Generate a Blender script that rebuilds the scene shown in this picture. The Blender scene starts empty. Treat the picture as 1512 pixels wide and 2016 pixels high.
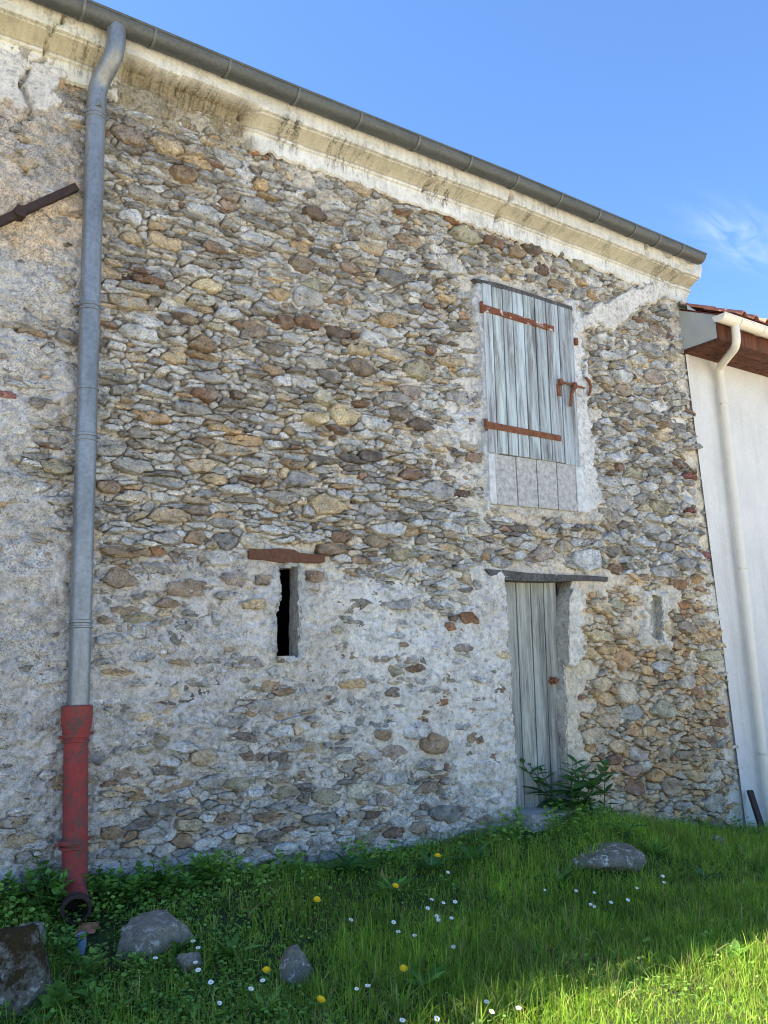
import bpy, bmesh, math, random
import numpy as np
from mathutils import Vector, Matrix, noise as mnoise

random.seed(7)
RNG = np.random.default_rng(11)
SC = bpy.context.scene
COL = SC.collection

# ------------------------------------------------------------------ camera
YAW, PITCH, ROLL, FPX = 0.6019349, 0.1887984, -0.03268487, 1710.776
CAM_D, CAM_Z = 5.323673, 1.15            # metres from the wall face, eye level above the door sill
_cy, _sy, _cp, _sp = math.cos(YAW), math.sin(YAW), math.cos(PITCH), math.sin(PITCH)
_f = np.array([_sy*_cp, _cy*_cp, _sp]); _r = np.array([_cy, -_sy, 0.0]); _u = np.cross(_r, _f)
_cr, _sr = math.cos(ROLL), math.sin(ROLL)
CR, CU, CF = _cr*_r + _sr*_u, -_sr*_r + _cr*_u, _f
CPOS = np.array([0.0, -CAM_D, CAM_Z])
cam_data = bpy.data.cameras.new('camera'); cam = bpy.data.objects.new('camera', cam_data); COL.objects.link(cam)
cam.matrix_world = Matrix(((CR[0], CU[0], -CF[0], CPOS[0]), (CR[1], CU[1], -CF[1], CPOS[1]), (CR[2], CU[2], -CF[2], CPOS[2]), (0, 0, 0, 1)))
cam_data.sensor_fit = 'VERTICAL'; cam_data.sensor_height = 36.0; cam_data.lens = FPX/2016*36
cam_data.clip_start = 0.05; cam_data.clip_end = 2000
SC.camera = cam

# ------------------------------------------------------------------ sky, sun, exposure
SUN_EL, SUN_OFF = math.radians(50), math.radians(67)      # sun behind the building, far over to the left
SUN_DIR = Vector((-math.sin(SUN_OFF)*math.cos(SUN_EL), math.cos(SUN_OFF)*math.cos(SUN_EL), math.sin(SUN_EL)))
world = bpy.data.worlds.new('World'); SC.world = world; world.use_nodes = True
wn, wl = world.node_tree.nodes, world.node_tree.links
wn.clear()
sky = wn.new('ShaderNodeTexSky'); sky.sky_type = 'NISHITA'; sky.sun_disc = False
sky.sun_elevation = SUN_EL; sky.sun_rotation = -SUN_OFF
sky.air_density = 1.0; sky.dust_density = 0.25; sky.ozone_density = 10.0; sky.altitude = 100
wbg = wn.new('ShaderNodeBackground'); wbg.inputs['Strength'].default_value = 0.10
wout = wn.new('ShaderNodeOutputWorld')
wl.new(wbg.outputs[0], wout.inputs[0])
sun_data = bpy.data.lights.new('sun', 'SUN'); sun_data.energy = 5.0; sun_data.angle = math.radians(0.5); sun_data.color = (1.0, 0.93, 0.80)
sun = bpy.data.objects.new('sun', sun_data); COL.objects.link(sun)
sun.rotation_euler = SUN_DIR.to_track_quat('Z', 'Y').to_euler(); sun.location = (-20, 10, 30)
SC.view_settings.view_transform = 'Standard'; SC.view_settings.look = 'None'
SC.view_settings.exposure = 1.80; SC.view_settings.gamma = 1.0; SC.view_settings.use_curve_mapping = False
SC.render.engine = 'CYCLES'
SC.cycles.use_denoising = True; SC.cycles.filter_width = 1.0
SC.cycles.max_bounces = 6; SC.cycles.diffuse_bounces = 4; SC.cycles.transparent_max_bounces = 4

# ------------------------------------------------------------------ helpers
def lin(c):
    c = np.asarray(c, float)/255.0
    return np.where(c <= 0.04045, c/12.92, ((c+0.055)/1.055)**2.4)

def ray(px, py):
    return CR*((px-756)/FPX) - CU*((py-1008)/FPX) + CF

def W(px, py, Y=0.0):
    """where on the vertical plane at depth Y the photo's point lies"""
    r = ray(px, py); t = (CAM_D+Y)/r[1]
    return np.array([r[0]*t, Y, CAM_Z + r[2]*t])

def to_px(x, y, z):
    d0, d1, d2 = x-CPOS[0], y-CPOS[1], z-CPOS[2]
    a = d0*CR[0]+d1*CR[1]+d2*CR[2]; b = d0*CU[0]+d1*CU[1]+d2*CU[2]; c = d0*CF[0]+d1*CF[1]+d2*CF[2]
    return 756+FPX*a/c, 1008-FPX*b/c

_TAB = np.random.default_rng(5).random((256, 256))
def vnoise(x, y, s=0):
    x = np.asarray(x, float)+s*17.31; y = np.asarray(y, float)+s*9.77
    xi = np.floor(x).astype(int); yi = np.floor(y).astype(int)
    fx = x-xi; fy = y-yi
    fx = fx*fx*fx*(fx*(fx*6-15)+10); fy = fy*fy*fy*(fy*(fy*6-15)+10)
    a = _TAB[xi & 255, yi & 255]; b = _TAB[(xi+1) & 255, yi & 255]
    c = _TAB[xi & 255, (yi+1) & 255]; d = _TAB[(xi+1) & 255, (yi+1) & 255]
    return (a*(1-fx)+b*fx)*(1-fy) + (c*(1-fx)+d*fx)*fy - 0.5
def fbm(x, y, s=0, o=4, g=0.5):
    t = 0; a = 1.0
    for k in range(o):
        t = t + a*vnoise(np.asarray(x)*2**k, np.asarray(y)*2**k, s+k*3.1); a *= g
    return t
def sstep(a, b, x):
    t = np.clip((np.asarray(x, float)-a)/(b-a), 0, 1)
    return t*t*(3-2*t)

def inpoly(x, y, P):
    x = np.asarray(x, float); y = np.asarray(y, float)
    r = np.zeros(np.broadcast(x, y).shape, bool); n = len(P)
    for i in range(n):
        x0, y0 = P[i]; x1, y1 = P[(i+1) % n]
        if y0 == y1: continue
        c = ((y0 > y) != (y1 > y)) & (x < (x1-x0)*(y-y0)/(y1-y0)+x0)
        r ^= c
    return r

def mk(name, V, T, mat, parent=None, cols=None, smooth=False, origin=None, kind=None):
    V = np.asarray(V, np.float32).reshape(-1, 3)
    me = bpy.data.meshes.new(name)
    if origin is not None: V = V - np.asarray(origin, np.float32)
    if isinstance(T, np.ndarray) and T.ndim == 2:
        k = T.shape[1]; m = len(T)
        me.vertices.add(len(V)); me.vertices.foreach_set('co', V.ravel())
        me.loops.add(m*k); me.loops.foreach_set('vertex_index', T.astype(np.int32).ravel())
        me.polygons.add(m); me.polygons.foreach_set('loop_start', np.arange(0, m*k, k, dtype=np.int32))
        me.update(calc_edges=True)
    else:
        me.from_pydata(V.tolist(), [], T); me.update()
    if smooth: me.polygons.foreach_set('use_smooth', np.ones(len(me.polygons), bool))
    if cols is not None:
        c = np.asarray(cols, np.float32)
        if c.ndim == 1: c = np.tile(c, (len(V), 1))
        if c.shape[1] == 3: c = np.hstack([c, np.ones((len(c), 1), np.float32)])
        at = me.color_attributes.new('Col', 'FLOAT_COLOR', 'POINT'); at.data.foreach_set('color', c.ravel())
    if mat is not None: me.materials.append(mat)
    o = bpy.data.objects.new(name, me); COL.objects.link(o)
    if origin is not None: o.location = origin
    if parent is not None:
        o.parent = parent
        o.location = Vector(o.location) - world_loc(parent)
    if kind: o['kind'] = kind
    return o
def world_loc(o):
    v = Vector((0, 0, 0))
    while o is not None: v = v + Vector(o.location); o = o.parent
    return v
def thing(name, label, cat, loc=(0, 0, 0), group=None):
    o = bpy.data.objects.new(name, None); COL.objects.link(o); o.location = loc
    o['label'] = label; o['category'] = cat
    if group: o['group'] = group
    return o
def tag(o, label, cat, group=None):
    o['label'] = label; o['category'] = cat
    if group: o['group'] = group
    return o
def part(name, parent, loc):
    o = bpy.data.objects.new(name, None); COL.objects.link(o); o.parent = parent
    o.location = Vector(loc)-world_loc(parent); return o

class MB:
    """collects boxes, tubes, sheets; build() links them as one mesh"""
    def __init__(s): s.V = []; s.F = []
    def add(s, V, F):
        b = len(s.V); s.V += [tuple(map(float, v)) for v in V]; s.F += [tuple(b+i for i in f) for f in F]
    def box(s, a, b):
        x0, y0, z0 = a; x1, y1, z1 = b
        s.add([(x0,y0,z0),(x1,y0,z0),(x1,y1,z0),(x0,y1,z0),(x0,y0,z1),(x1,y0,z1),(x1,y1,z1),(x0,y1,z1)],
              [(0,3,2,1),(4,5,6,7),(0,1,5,4),(1,2,6,5),(2,3,7,6),(3,0,4,7)])
    def prism(s, quad, d, ch=0.004):
        """4 front corners (BL,BR,TR,TL) pushed back along +y by d, with a small front chamfer"""
        q = [np.array(p, float) for p in quad]; c = sum(q)/4
        inn = []
        for p in q:
            v = c-p; v[1] = 0; inn.append(p+v/np.linalg.norm(v)*ch*1.4)
        out = [p+np.array([0, ch, 0]) for p in q]; bk = [p+np.array([0, d, 0]) for p in q]
        V = inn+out+bk
        F = [(0,1,2,3), (8,11,10,9)]
        for i in range(4):
            j = (i+1) % 4
            F += [(4+i,4+j,j,i), (8+i,8+j,4+j,4+i)]
        s.add(V, F)
    def tube(s, P, R, n=16, cap=True):
        P = [np.array(p, float) for p in P]; R = [R]*len(P) if np.isscalar(R) else R
        b = len(s.V); ref = None; V = []
        for i, p in enumerate(P):
            t = P[min(i+1, len(P)-1)]-P[max(i-1, 0)]; t = t/np.linalg.norm(t)
            if ref is None:
                a = np.array([0, 0, 1.0]) if abs(t[2]) < 0.9 else np.array([1.0, 0, 0])
                ref = np.cross(t, a)
            ref = ref-t*np.dot(ref, t); ref /= np.linalg.norm(ref); w = np.cross(t, ref)
            V += [p+R[i]*(ref*math.cos(2*math.pi*k/n)+w*math.sin(2*math.pi*k/n)) for k in range(n)]
        F = []
        for i in range(len(P)-1):
            for k in range(n):
                k2 = (k+1) % n
                F.append((i*n+k, i*n+k2, (i+1)*n+k2, (i+1)*n+k))
        if cap: F += [tuple(range(n-1, -1, -1)), tuple((len(P)-1)*n+k for k in range(n))]
        s.add(V, F)
    def build(s, name, mat, parent=None, smooth=False, origin=None, cols=None, auto=None):
        o = mk(name, s.V, s.F, mat, parent, cols, smooth, origin)
        if auto: o.data.shade_smooth() if hasattr(o.data, 'shade_smooth') else None; o.data.set_sharp_from_angle(angle=math.radians(auto))
        return o

# ------------------------------------------------------------------ materials
class NT:
    def __init__(s, name):
        s.m = bpy.data.materials.new(name); s.m.use_nodes = True
        s.n = s.m.node_tree.nodes; s.l = s.m.node_tree.links
        s.b = s.n['Principled BSDF']; s.out = s.n['Material Output']
        s.b.inputs['Specular IOR Level'].default_value = 0.25
    def node(s, t, **k):
        nd = s.n.new(t)
        for a, v in k.items(): setattr(nd, a, v)
        return nd
    def pos(s, scale=(1, 1, 1)):
        g = s.node('ShaderNodeNewGeometry'); m = s.node('ShaderNodeVectorMath', operation='MULTIPLY')
        s.l.new(g.outputs['Position'], m.inputs[0]); m.inputs[1].default_value = scale
        return m.outputs[0]
    def noise(s, vec, scale, detail=5, rough=0.6, dist=0.0):
        n = s.node('ShaderNodeTexNoise'); n.inputs['Scale'].default_value = scale; n.inputs['Detail'].default_value = detail
        n.inputs['Roughness'].default_value = rough; n.inputs['Distortion'].default_value = dist
        s.l.new(vec, n.inputs['Vector']); return n.outputs['Fac']
    def ramp(s, fac, stops):
        r = s.node('ShaderNodeValToRGB'); s.l.new(fac, r.inputs[0]); e = r.color_ramp.elements
        while len(e) < len(stops): e.new(0.5)
        for i, (p, c) in enumerate(stops):
            e[i].position = p
            e[i].color = (*(c if not np.isscalar(c) else (c, c, c)), 1)
        return r.outputs[0]
    def mix(s, fac, a, b, mode='MIX'):
        m = s.node('ShaderNodeMix', data_type='RGBA', blend_type=mode)
        for sock, v in ((m.inputs[0], fac), (m.inputs[6], a), (m.inputs[7], b)):
            if hasattr(v, 'is_linked') or hasattr(v, 'links'): s.l.new(v, sock)
            elif np.isscalar(v): sock.default_value = v
            else: sock.default_value = (*v, 1)
        return m.outputs[2]
    def math(s, op, a, b=0.0):
        m = s.node('ShaderNodeMath', operation=op)
        for sock, v in ((m.inputs[0], a), (m.inputs[1], b)):
            if hasattr(v, 'links'): s.l.new(v, sock)
            else: sock.default_value = v
        return m.outputs[0]
    def attr(s):
        a = s.node('ShaderNodeVertexColor', layer_name='Col'); return a.outputs['Color'], a.outputs['Alpha']
    def bump(s, h, strength=0.5, dist=0.01):
        b = s.node('ShaderNodeBump'); b.inputs['Strength'].default_value = strength; b.inputs['Distance'].default_value = dist
        s.l.new(h, b.inputs['Height']); s.l.new(b.outputs[0], s.b.inputs['Normal'])
    def col(s, c):
        if hasattr(c, 'links'): s.l.new(c, s.b.inputs['Base Color'])
        else: s.b.inputs['Base Color'].default_value = (*c, 1)
    def rough(s, v):
        if hasattr(v, 'links'): s.l.new(v, s.b.inputs['Roughness'])
        else: s.b.inputs['Roughness'].default_value = v

M = {}
def m_stone():
    t = NT('rubble_stone'); p = t.pos(); c, a = t.attr()
    big = t.noise(p, 9, 4); fine = t.noise(p, 95, 6, 0.8); pits = t.noise(t.pos((1, 1, 1.4)), 38, 3, 0.65, 0.6)
    c = t.mix(1.0, c, t.ramp(big, [(0.3, 0.55), (0.5, 0.98), (0.72, 1.4)]), 'MULTIPLY')
    c = t.mix(1.0, c, t.ramp(fine, [(0.3, 0.35), (0.5, 1.0), (0.7, 1.6)]), 'MULTIPLY')
    lich = t.ramp(t.noise(p, 14, 6, 0.68), [(0.52, 0.0), (0.62, 0.85)])
    c = t.mix(t.math('MULTIPLY', lich, a), c, (0.56, 0.55, 0.51))
    c = t.mix(t.ramp(pits, [(0.31, 0.9), (0.40, 0.0)]), c, (0.035, 0.03, 0.024))
    c = t.mix(t.ramp(t.noise(p, 22, 8, 0.8), [(0.36, 0.7), (0.45, 0.0)]), c, (0.06, 0.055, 0.048))
    t.col(c); t.rough(0.92)
    t.bump(t.math('ADD', t.noise(p, 40, 8, 0.72), t.math('MULTIPLY', pits, 0.7)), 1.0, 0.03)
    return t.m
def m_mortar():
    t = NT('lime_mortar'); p = t.pos(); c, a = t.attr()
    big = t.noise(p, 4.5, 5, 0.65); mid = t.noise(p, 24, 6, 0.72); fine = t.noise(p, 85, 5, 0.7)
    c = t.mix(1.0, c, t.ramp(big, [(0.3, 0.74), (0.5, 0.98), (0.7, 1.14)]), 'MULTIPLY')
    c = t.mix(1.0, c, t.ramp(mid, [(0.3, 0.42), (0.47, 0.98), (0.7, 1.3)]), 'MULTIPLY')
    sp = t.ramp(t.noise(p, 105, 5, 0.75), [(0.42, 0.9), (0.5, 0.0)])
    patch = t.ramp(t.noise(p, 3.2, 4, 0.6), [(0.38, 1.0), (0.62, 0.25)])
    c = t.mix(t.math('MULTIPLY', t.math('MULTIPLY', sp, patch), a), c, (0.05, 0.047, 0.045))
    c = t.mix(t.ramp(fine, [(0.33, 0.5), (0.45, 0.0)]), c, (0.11, 0.10, 0.085))
    t.col(c); t.rough(0.95)
    t.bump(t.math('ADD', t.noise(p, 30, 8, 0.75), t.math('MULTIPLY', fine, 0.5)), 1.0, 0.028)
    return t.m
def m_cornice():
    t = NT('cornice_plaster'); p = t.pos(); c, a = t.attr()
    n1 = t.noise(p, 5, 5, 0.65); n2 = t.noise(p, 40, 6, 0.7)
    c = t.mix(1.0, c, t.ramp(n1, [(0.3, 0.78), (0.5, 1.0), (0.7, 1.1)]), 'MULTIPLY')
    st = t.noise(t.pos((30, 4, 5)), 1.0, 5, 0.7); st2 = t.noise(p, 55, 7, 0.8)
    f = t.math('MULTIPLY', t.ramp(t.math('ADD', t.math('MULTIPLY', st, 0.5), t.math('MULTIPLY', st2, 0.5)), [(0.42, 1.0), (0.53, 0.10)]), a)
    c = t.mix(f, c, (0.045, 0.038, 0.028))
    c = t.mix(t.ramp(n2, [(0.30, 0.5), (0.42, 0.0)]), c, (0.16, 0.13, 0.085))
    t.col(c); t.rough(0.9); t.bump(n2, 0.35, 0.006)
    return t.m
def m_wood(name, paint, wood, dark, lo, hi, zs=1.6):
    t = NT(name); c, a = t.attr()
    g = t.noise(t.pos((60, 60, zs)), 1.0, 6, 0.65, 0.4); g2 = t.noise(t.pos((140, 140, zs*2.5)), 1.0, 5, 0.7)
    fl = t.noise(t.pos((16, 16, 1.1)), 1.0, 6, 0.72, 0.5)
    base = t.mix(t.ramp(g, [(0.33, 0.0), (0.62, 1.0)]), dark, wood)
    base = t.mix(t.ramp(fl, [(lo, 0.0), (hi, 1.0)]), base, paint)
    base = t.mix(1.0, base, t.ramp(g2, [(0.3, 0.68), (0.5, 1.0), (0.7, 1.12)]), 'MULTIPLY')
    base = t.mix(1.0, base, c, 'MULTIPLY')
    t.col(base); t.rough(0.85); t.bump(t.math('ADD', g, g2), 0.5, 0.0018)
    return t.m
def m_metal(name, c0, c1, rough=0.45, metallic=0.6, scale=(8, 8, 2)):
    t = NT(name); n = t.noise(t.pos(scale), 1.0, 6, 0.7, 0.3); n2 = t.noise(t.pos(), 45, 4, 0.6)
    c = t.mix(t.ramp(n, [(0.3, 0.0), (0.7, 1.0)]), c0, c1)
    c = t.mix(1.0, c, t.ramp(n2, [(0.3, 0.8), (0.6, 1.05)]), 'MULTIPLY')
    t.col(c); t.rough(rough); t.b.inputs['Metallic'].default_value = metallic
    t.bump(n2, 0.08, 0.003)
    return t.m
def m_rust(name, r0, r1, paint=None, lo=0.5, hi=0.56):
    t = NT(name); p = t.pos(); n = t.noise(p, 40, 6, 0.7); n2 = t.noise(p, 14, 6, 0.75)
    c = t.mix(t.ramp(n, [(0.3, 0.0), (0.7, 1.0)]), r0, r1)
    if paint is not None: c = t.mix(t.ramp(n2, [(lo, 0.0), (hi, 1.0)]), c, paint)
    t.col(c); t.rough(0.8); t.bump(n, 0.5, 0.004)
    return t.m
def m_plain(name, c, rough=0.6, var=0.12, scale=6, bump=0.1, spec=0.3):
    t = NT(name); p = t.pos(); n = t.noise(p, scale, 6, 0.65); n2 = t.noise(p, scale*12, 4, 0.6)
    k = t.mix(1.0, c, t.ramp(n, [(0.3, 1-var), (0.7, 1+var)]), 'MULTIPLY')
    k = t.mix(1.0, k, t.ramp(n2, [(0.3, 1-var*0.6), (0.7, 1+var*0.5)]), 'MULTIPLY')
    t.col(k); t.rough(rough); t.b.inputs['Specular IOR Level'].default_value = spec
    if bump: t.bump(n2, bump, 0.006)
    return t.m
def m_leaf(name, trans=0.35, rough=0.5):
    t = NT(name); c, a = t.attr()
    n = t.noise(t.pos(), 12, 3); c = t.mix(1.0, c, t.ramp(n, [(0.3, 0.75), (0.7, 1.25)]), 'MULTIPLY')
    t.col(c); t.rough(rough)
    tr = t.node('ShaderNodeBsdfTranslucent'); mx = t.node('ShaderNodeMixShader'); mx.inputs[0].default_value = trans
    w = t.mix(1.0, c, (1.25, 1.25, 0.6), 'MULTIPLY')
    t.l.new(w, tr.inputs[0]); t.l.new(t.b.outputs[0], mx.inputs[1]); t.l.new(tr.outputs[0], mx.inputs[2]); t.l.new(mx.outputs[0], t.out.inputs[0])
    return t.m
def m_rock(name, c0, c1, lich, moss=None, mossamt=0.5):
    t = NT(name); p = t.pos(); n = t.noise(p, 7, 6, 0.7); n2 = t.noise(p, 45, 7, 0.75)
    c = t.mix(t.ramp(n, [(0.3, 0.0), (0.7, 1.0)]), c0, c1)
    c = t.mix(1.0, c, t.ramp(n2, [(0.3, 0.6), (0.65, 1.25)]), 'MULTIPLY')
    c = t.mix(t.ramp(t.noise(p, 20, 6, 0.75), [(0.54, 0.0), (0.62, 0.85)]), c, lich)
    if moss is not None:
        g = t.node('ShaderNodeNewGeometry'); sx = t.node('ShaderNodeSeparateXYZ'); t.l.new(g.outputs['Normal'], sx.inputs[0])
        h = t.math('ADD', t.math('MULTIPLY', sx.outputs[2], 0.22), t.noise(p, 9, 8, 0.78))
        c = t.mix(t.ramp(h, [(mossamt-.03, 0.0), (mossamt+0.16, 1.0)]), c, t.mix(t.ramp(t.noise(p, 60, 4), [(0.35, 0.0), (0.65, 1.0)]), moss, tuple(1.9*v for v in moss)))
    t.col(c); t.rough(0.93); t.bump(n2, 0.9, 0.012)
    return t.m

M['stone'] = m_stone(); M['mortar'] = m_mortar(); M['cornice'] = m_cornice()
M['shutter'] = m_wood('weathered_blue_paint', lin((190, 200, 200)), lin((150, 150, 145)), lin((92, 90, 86)), 0.40, 0.60)
M['board'] = m_plain('grey_speckled_board', lin((172, 170, 164)), 0.9, 0.4, 26, 0.5)
M['door'] = m_wood('weathered_door_wood', lin((182, 184, 172)), lin((146, 145, 136)), lin((96, 94, 88)), 0.40, 0.64)
M['beam'] = m_wood('old_beam_wood', lin((122, 118, 110)), lin((98, 94, 88)), lin((40, 38, 36)), 0.5, 0.8, 40)
M['zinc'] = m_metal('zinc_pipe', lin((112, 114, 114)), lin((150, 152, 151)), 0.38, 0.45)
M['gutter'] = m_metal('old_zinc_gutter', lin((78, 80, 78)), lin((98, 100, 97)), 0.5, 0.3, (3, 10, 10))
M['redpaint'] = m_rust('red_painted_iron', lin((130, 54, 50)), lin((150, 66, 60)), lin((92, 70, 64)), 0.48, 0.60)
M['rust'] = m_rust('rusty_iron', lin((84, 52, 38)), lin((142, 90, 60)))
M['ruststrap'] = m_rust('rusty_painted_strap', lin((92, 54, 38)), lin((132, 80, 54)), lin((190, 186, 178)), 0.55, 0.60)
M['iron'] = m_rust('dark_iron', lin((44, 36, 34)), lin((70, 54, 48)))
def m_white():
    t = NT('white_render'); p = t.pos(); n = t.noise(p, 2.0, 6, 0.65); v = t.noise(t.pos((7, 7, .5)), 1.0, 6, 0.7); f = t.noise(p, 70, 5, 0.7)
    c = t.mix(1.0, lin((220, 216, 208)), t.ramp(n, [(0.3, .90), (0.7, 1.04)]), 'MULTIPLY')
    c = t.mix(t.ramp(v, [(0.50, 0.0), (0.75, .30)]), c, lin((150, 144, 132)))
    c = t.mix(1.0, c, t.ramp(f, [(0.3, .86), (0.6, 1.02)]), 'MULTIPLY')
    t.col(c); t.rough(.92); t.bump(f, .5, .008); return t.m
M['white'] = m_white()
M['greypanel'] = m_plain('grey_painted_panel', lin((168, 168, 160)), 0.8, 0.10, 6, 0.2)
M['pvc'] = m_plain('cream_plastic', lin((222, 212, 192)), 0.35, 0.05, 5, 0.0, 0.5)
M['brownwood'] = m_wood('brown_stained_wood', lin((112, 70, 50)), lin((92, 58, 42)), lin((52, 34, 26)), 0.4, 0.6, 60)
M['tile'] = m_plain('terracotta_tile', lin((186, 122, 96)), 0.85, 0.3, 14, 0.4)
M['dark'] = m_plain('dark_inside', lin((34, 32, 30)), 0.95, 0.1)  # near-black colour standing in for unlit depth
M['soil'] = m_plain('soil', lin((58, 50, 38)), 0.98, 0.35, 5, 0.8)
M['leaf'] = m_leaf('leaf_green'); M['grass'] = m_leaf('grass_blade', 0.48, 0.5)
M['petal'] = m_plain('white_petal', lin((238, 238, 236)), 0.7, 0.03); M['yellow'] = m_plain('yellow_petal', lin((240, 190, 20)), 0.7, 0.08)
M['stem'] = m_plain('green_stem', lin((70, 92, 44)), 0.7, 0.1)
M['boulder'] = m_rock('grey_boulder', lin((108, 100, 86)), lin((156, 147, 130)), lin((188, 182, 168)), lin((62, 58, 26)), 0.80)
M['mossrock'] = m_rock('mossy_boulder', lin((98, 92, 82)), lin((156, 150, 138)), lin((196, 192, 182)), lin((46, 36, 16)), 0.43)
M['lichrock'] = m_rock('lichen_rock', lin((96, 88, 74)), lin((136, 126, 108)), lin((214, 208, 194)), lin((48, 50, 24)), 0.78)
M['bluepipe'] = m_plain('pale_blue_plastic', lin((128, 146, 176)), 0.5, 0.15)
M['slab'] = m_rock('step_stone', lin((158, 154, 146)), lin((192, 188, 180)), lin((196, 192, 184)))

# ------------------------------------------------------------------ terrain
def ground_z(x, y):
    x = np.asarray(x, float); y = np.asarray(y, float)
    b = np.interp(x, [-6, 0.6, 1.5, 3.0, 4.6, 5.2, 6.2, 7.0, 7.8, 12], [0.03, 0.03, 0.03, -0.03, -0.06, -0.06, -0.16, -0.30, -0.44, -0.55])
    far = np.interp(x, [-6, 2, 5, 8, 12], [-0.30, -0.31, -0.36, -0.47, -0.55])
    w = 1 - sstep(-0.1, 1.5, -y)
    g = far + (b-far)*w
    g = g - 0.11*np.exp(-((x-1.40)/0.34)**2 - ((y+0.48)/0.30)**2)
    g = g + 0.10*np.exp(-(((x-5.25)/0.55)**2 + ((y+0.55)/0.40)**2))
    g = g + np.where(np.hypot(x-3, y+2) < 30, 0.03*fbm(x*1.3, y*1.3, 3, 3), 0.0)
    return g
def G(px, py, lift=0.0):
    """where the sight line through the photo's point meets the ground"""
    r = ray(px, py); lo, hi = 1.0, 40.0
    for t in np.linspace(1.5, 14, 600):
        P = CPOS + r*t
        if P[2]-lift < float(ground_z(P[0], P[1])): break
    return np.array([P[0], P[1], float(ground_z(P[0], P[1]))])

gx = np.concatenate([[-400, -120, -40, -15, -6], np.arange(-2, 10.01, 0.07), [12, 16, 25, 60, 150, 400]])
gy = np.concatenate([[-400, -150, -60, -25, -12, -7], np.arange(-4.6, 0.36, 0.07), [1, 6, 20, 60, 200, 400]])
X, Y = np.meshgrid(gx, gy); Z = ground_z(X, Y)
n0, n1 = X.shape; idx = np.arange(n0*n1).reshape(n0, n1)
Q = np.stack([idx[:-1, :-1], idx[:-1, 1:], idx[1:, 1:], idx[1:, :-1]], -1).reshape(-1, 4)
def m_ground():
    t = NT('ground_turf'); p = t.pos(); n = t.noise(p, 6, 6, 0.7); n2 = t.noise(p, 40, 6, 0.7)
    c = t.mix(t.ramp(n, [(0.35, 0.0), (0.6, 1.0)]), lin((60, 54, 38)), lin((62, 80, 38)))
    c = t.mix(1.0, c, t.ramp(n2, [(0.3, 0.6), (0.7, 1.3)]), 'MULTIPLY')
    t.col(c); t.rough(1.0); t.bump(n2, 0.8, 0.02); return t.m
ground = mk('ground', np.stack([X, Y, Z], -1), Q, m_ground(), smooth=True); ground['kind'] = 'structure'
def m_bounce_gravel():
    t = NT('pale_bounce_gravel'); p = t.pos(); n = t.noise(p, 1.2, 5, 0.6); n2 = t.noise(p, 50, 6, 0.7)
    c = t.mix(t.ramp(n, [(0.3, 0.0), (0.7, 1.0)]), lin((206, 196, 174)), lin((222, 213, 194)))
    c = t.mix(1.0, c, t.ramp(n2, [(0.3, 0.75), (0.7, 1.1)]), 'MULTIPLY')
    t.col(c); t.rough(1.0); t.bump(n2, 0.8, 0.02); return t.m
yx = np.array([-40, -8, 0, 1.5, 2.6, 3.6, 5, 8, 40.0]); ye = np.array([-2.75, -2.75, -2.75, -2.9, -3.35, -3.95, -3.7, -3.2, -3.2])
def bounce_edge(x): return np.interp(x, yx, ye)+.10*fbm(np.asarray(x)*1.5, np.asarray(x)*0, 55, 3)
yxs = np.concatenate([[-40, -20], np.arange(-8, 10, .25), [20, 40]]); ny_ = len(yxs)
bounce_V = [(x, float(bounce_edge(x)), max(-.262, float(ground_z(x, float(bounce_edge(x))))+.004)) for x in yxs]+[(x, -5.0, -0.262) for x in yxs]+[(x, -45.0, -0.262) for x in yxs]
yard = mk('added_bounce_gravel', bounce_V, [(k+ny_*(j+1), k+1+ny_*(j+1), k+1+ny_*j, k+ny_*j) for k in range(ny_-1) for j in (0, 1)], m_bounce_gravel()); yard['kind'] = 'structure'  # unseen pale gravel, added to bounce sunlight onto the shaded wall

# ------------------------------------------------------------------ the stone building
building = thing('stone_building', 'old two-storey rubble stone building with cream cornice and plank door', 'building', (4.0, 0.0, 0.0))

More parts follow.
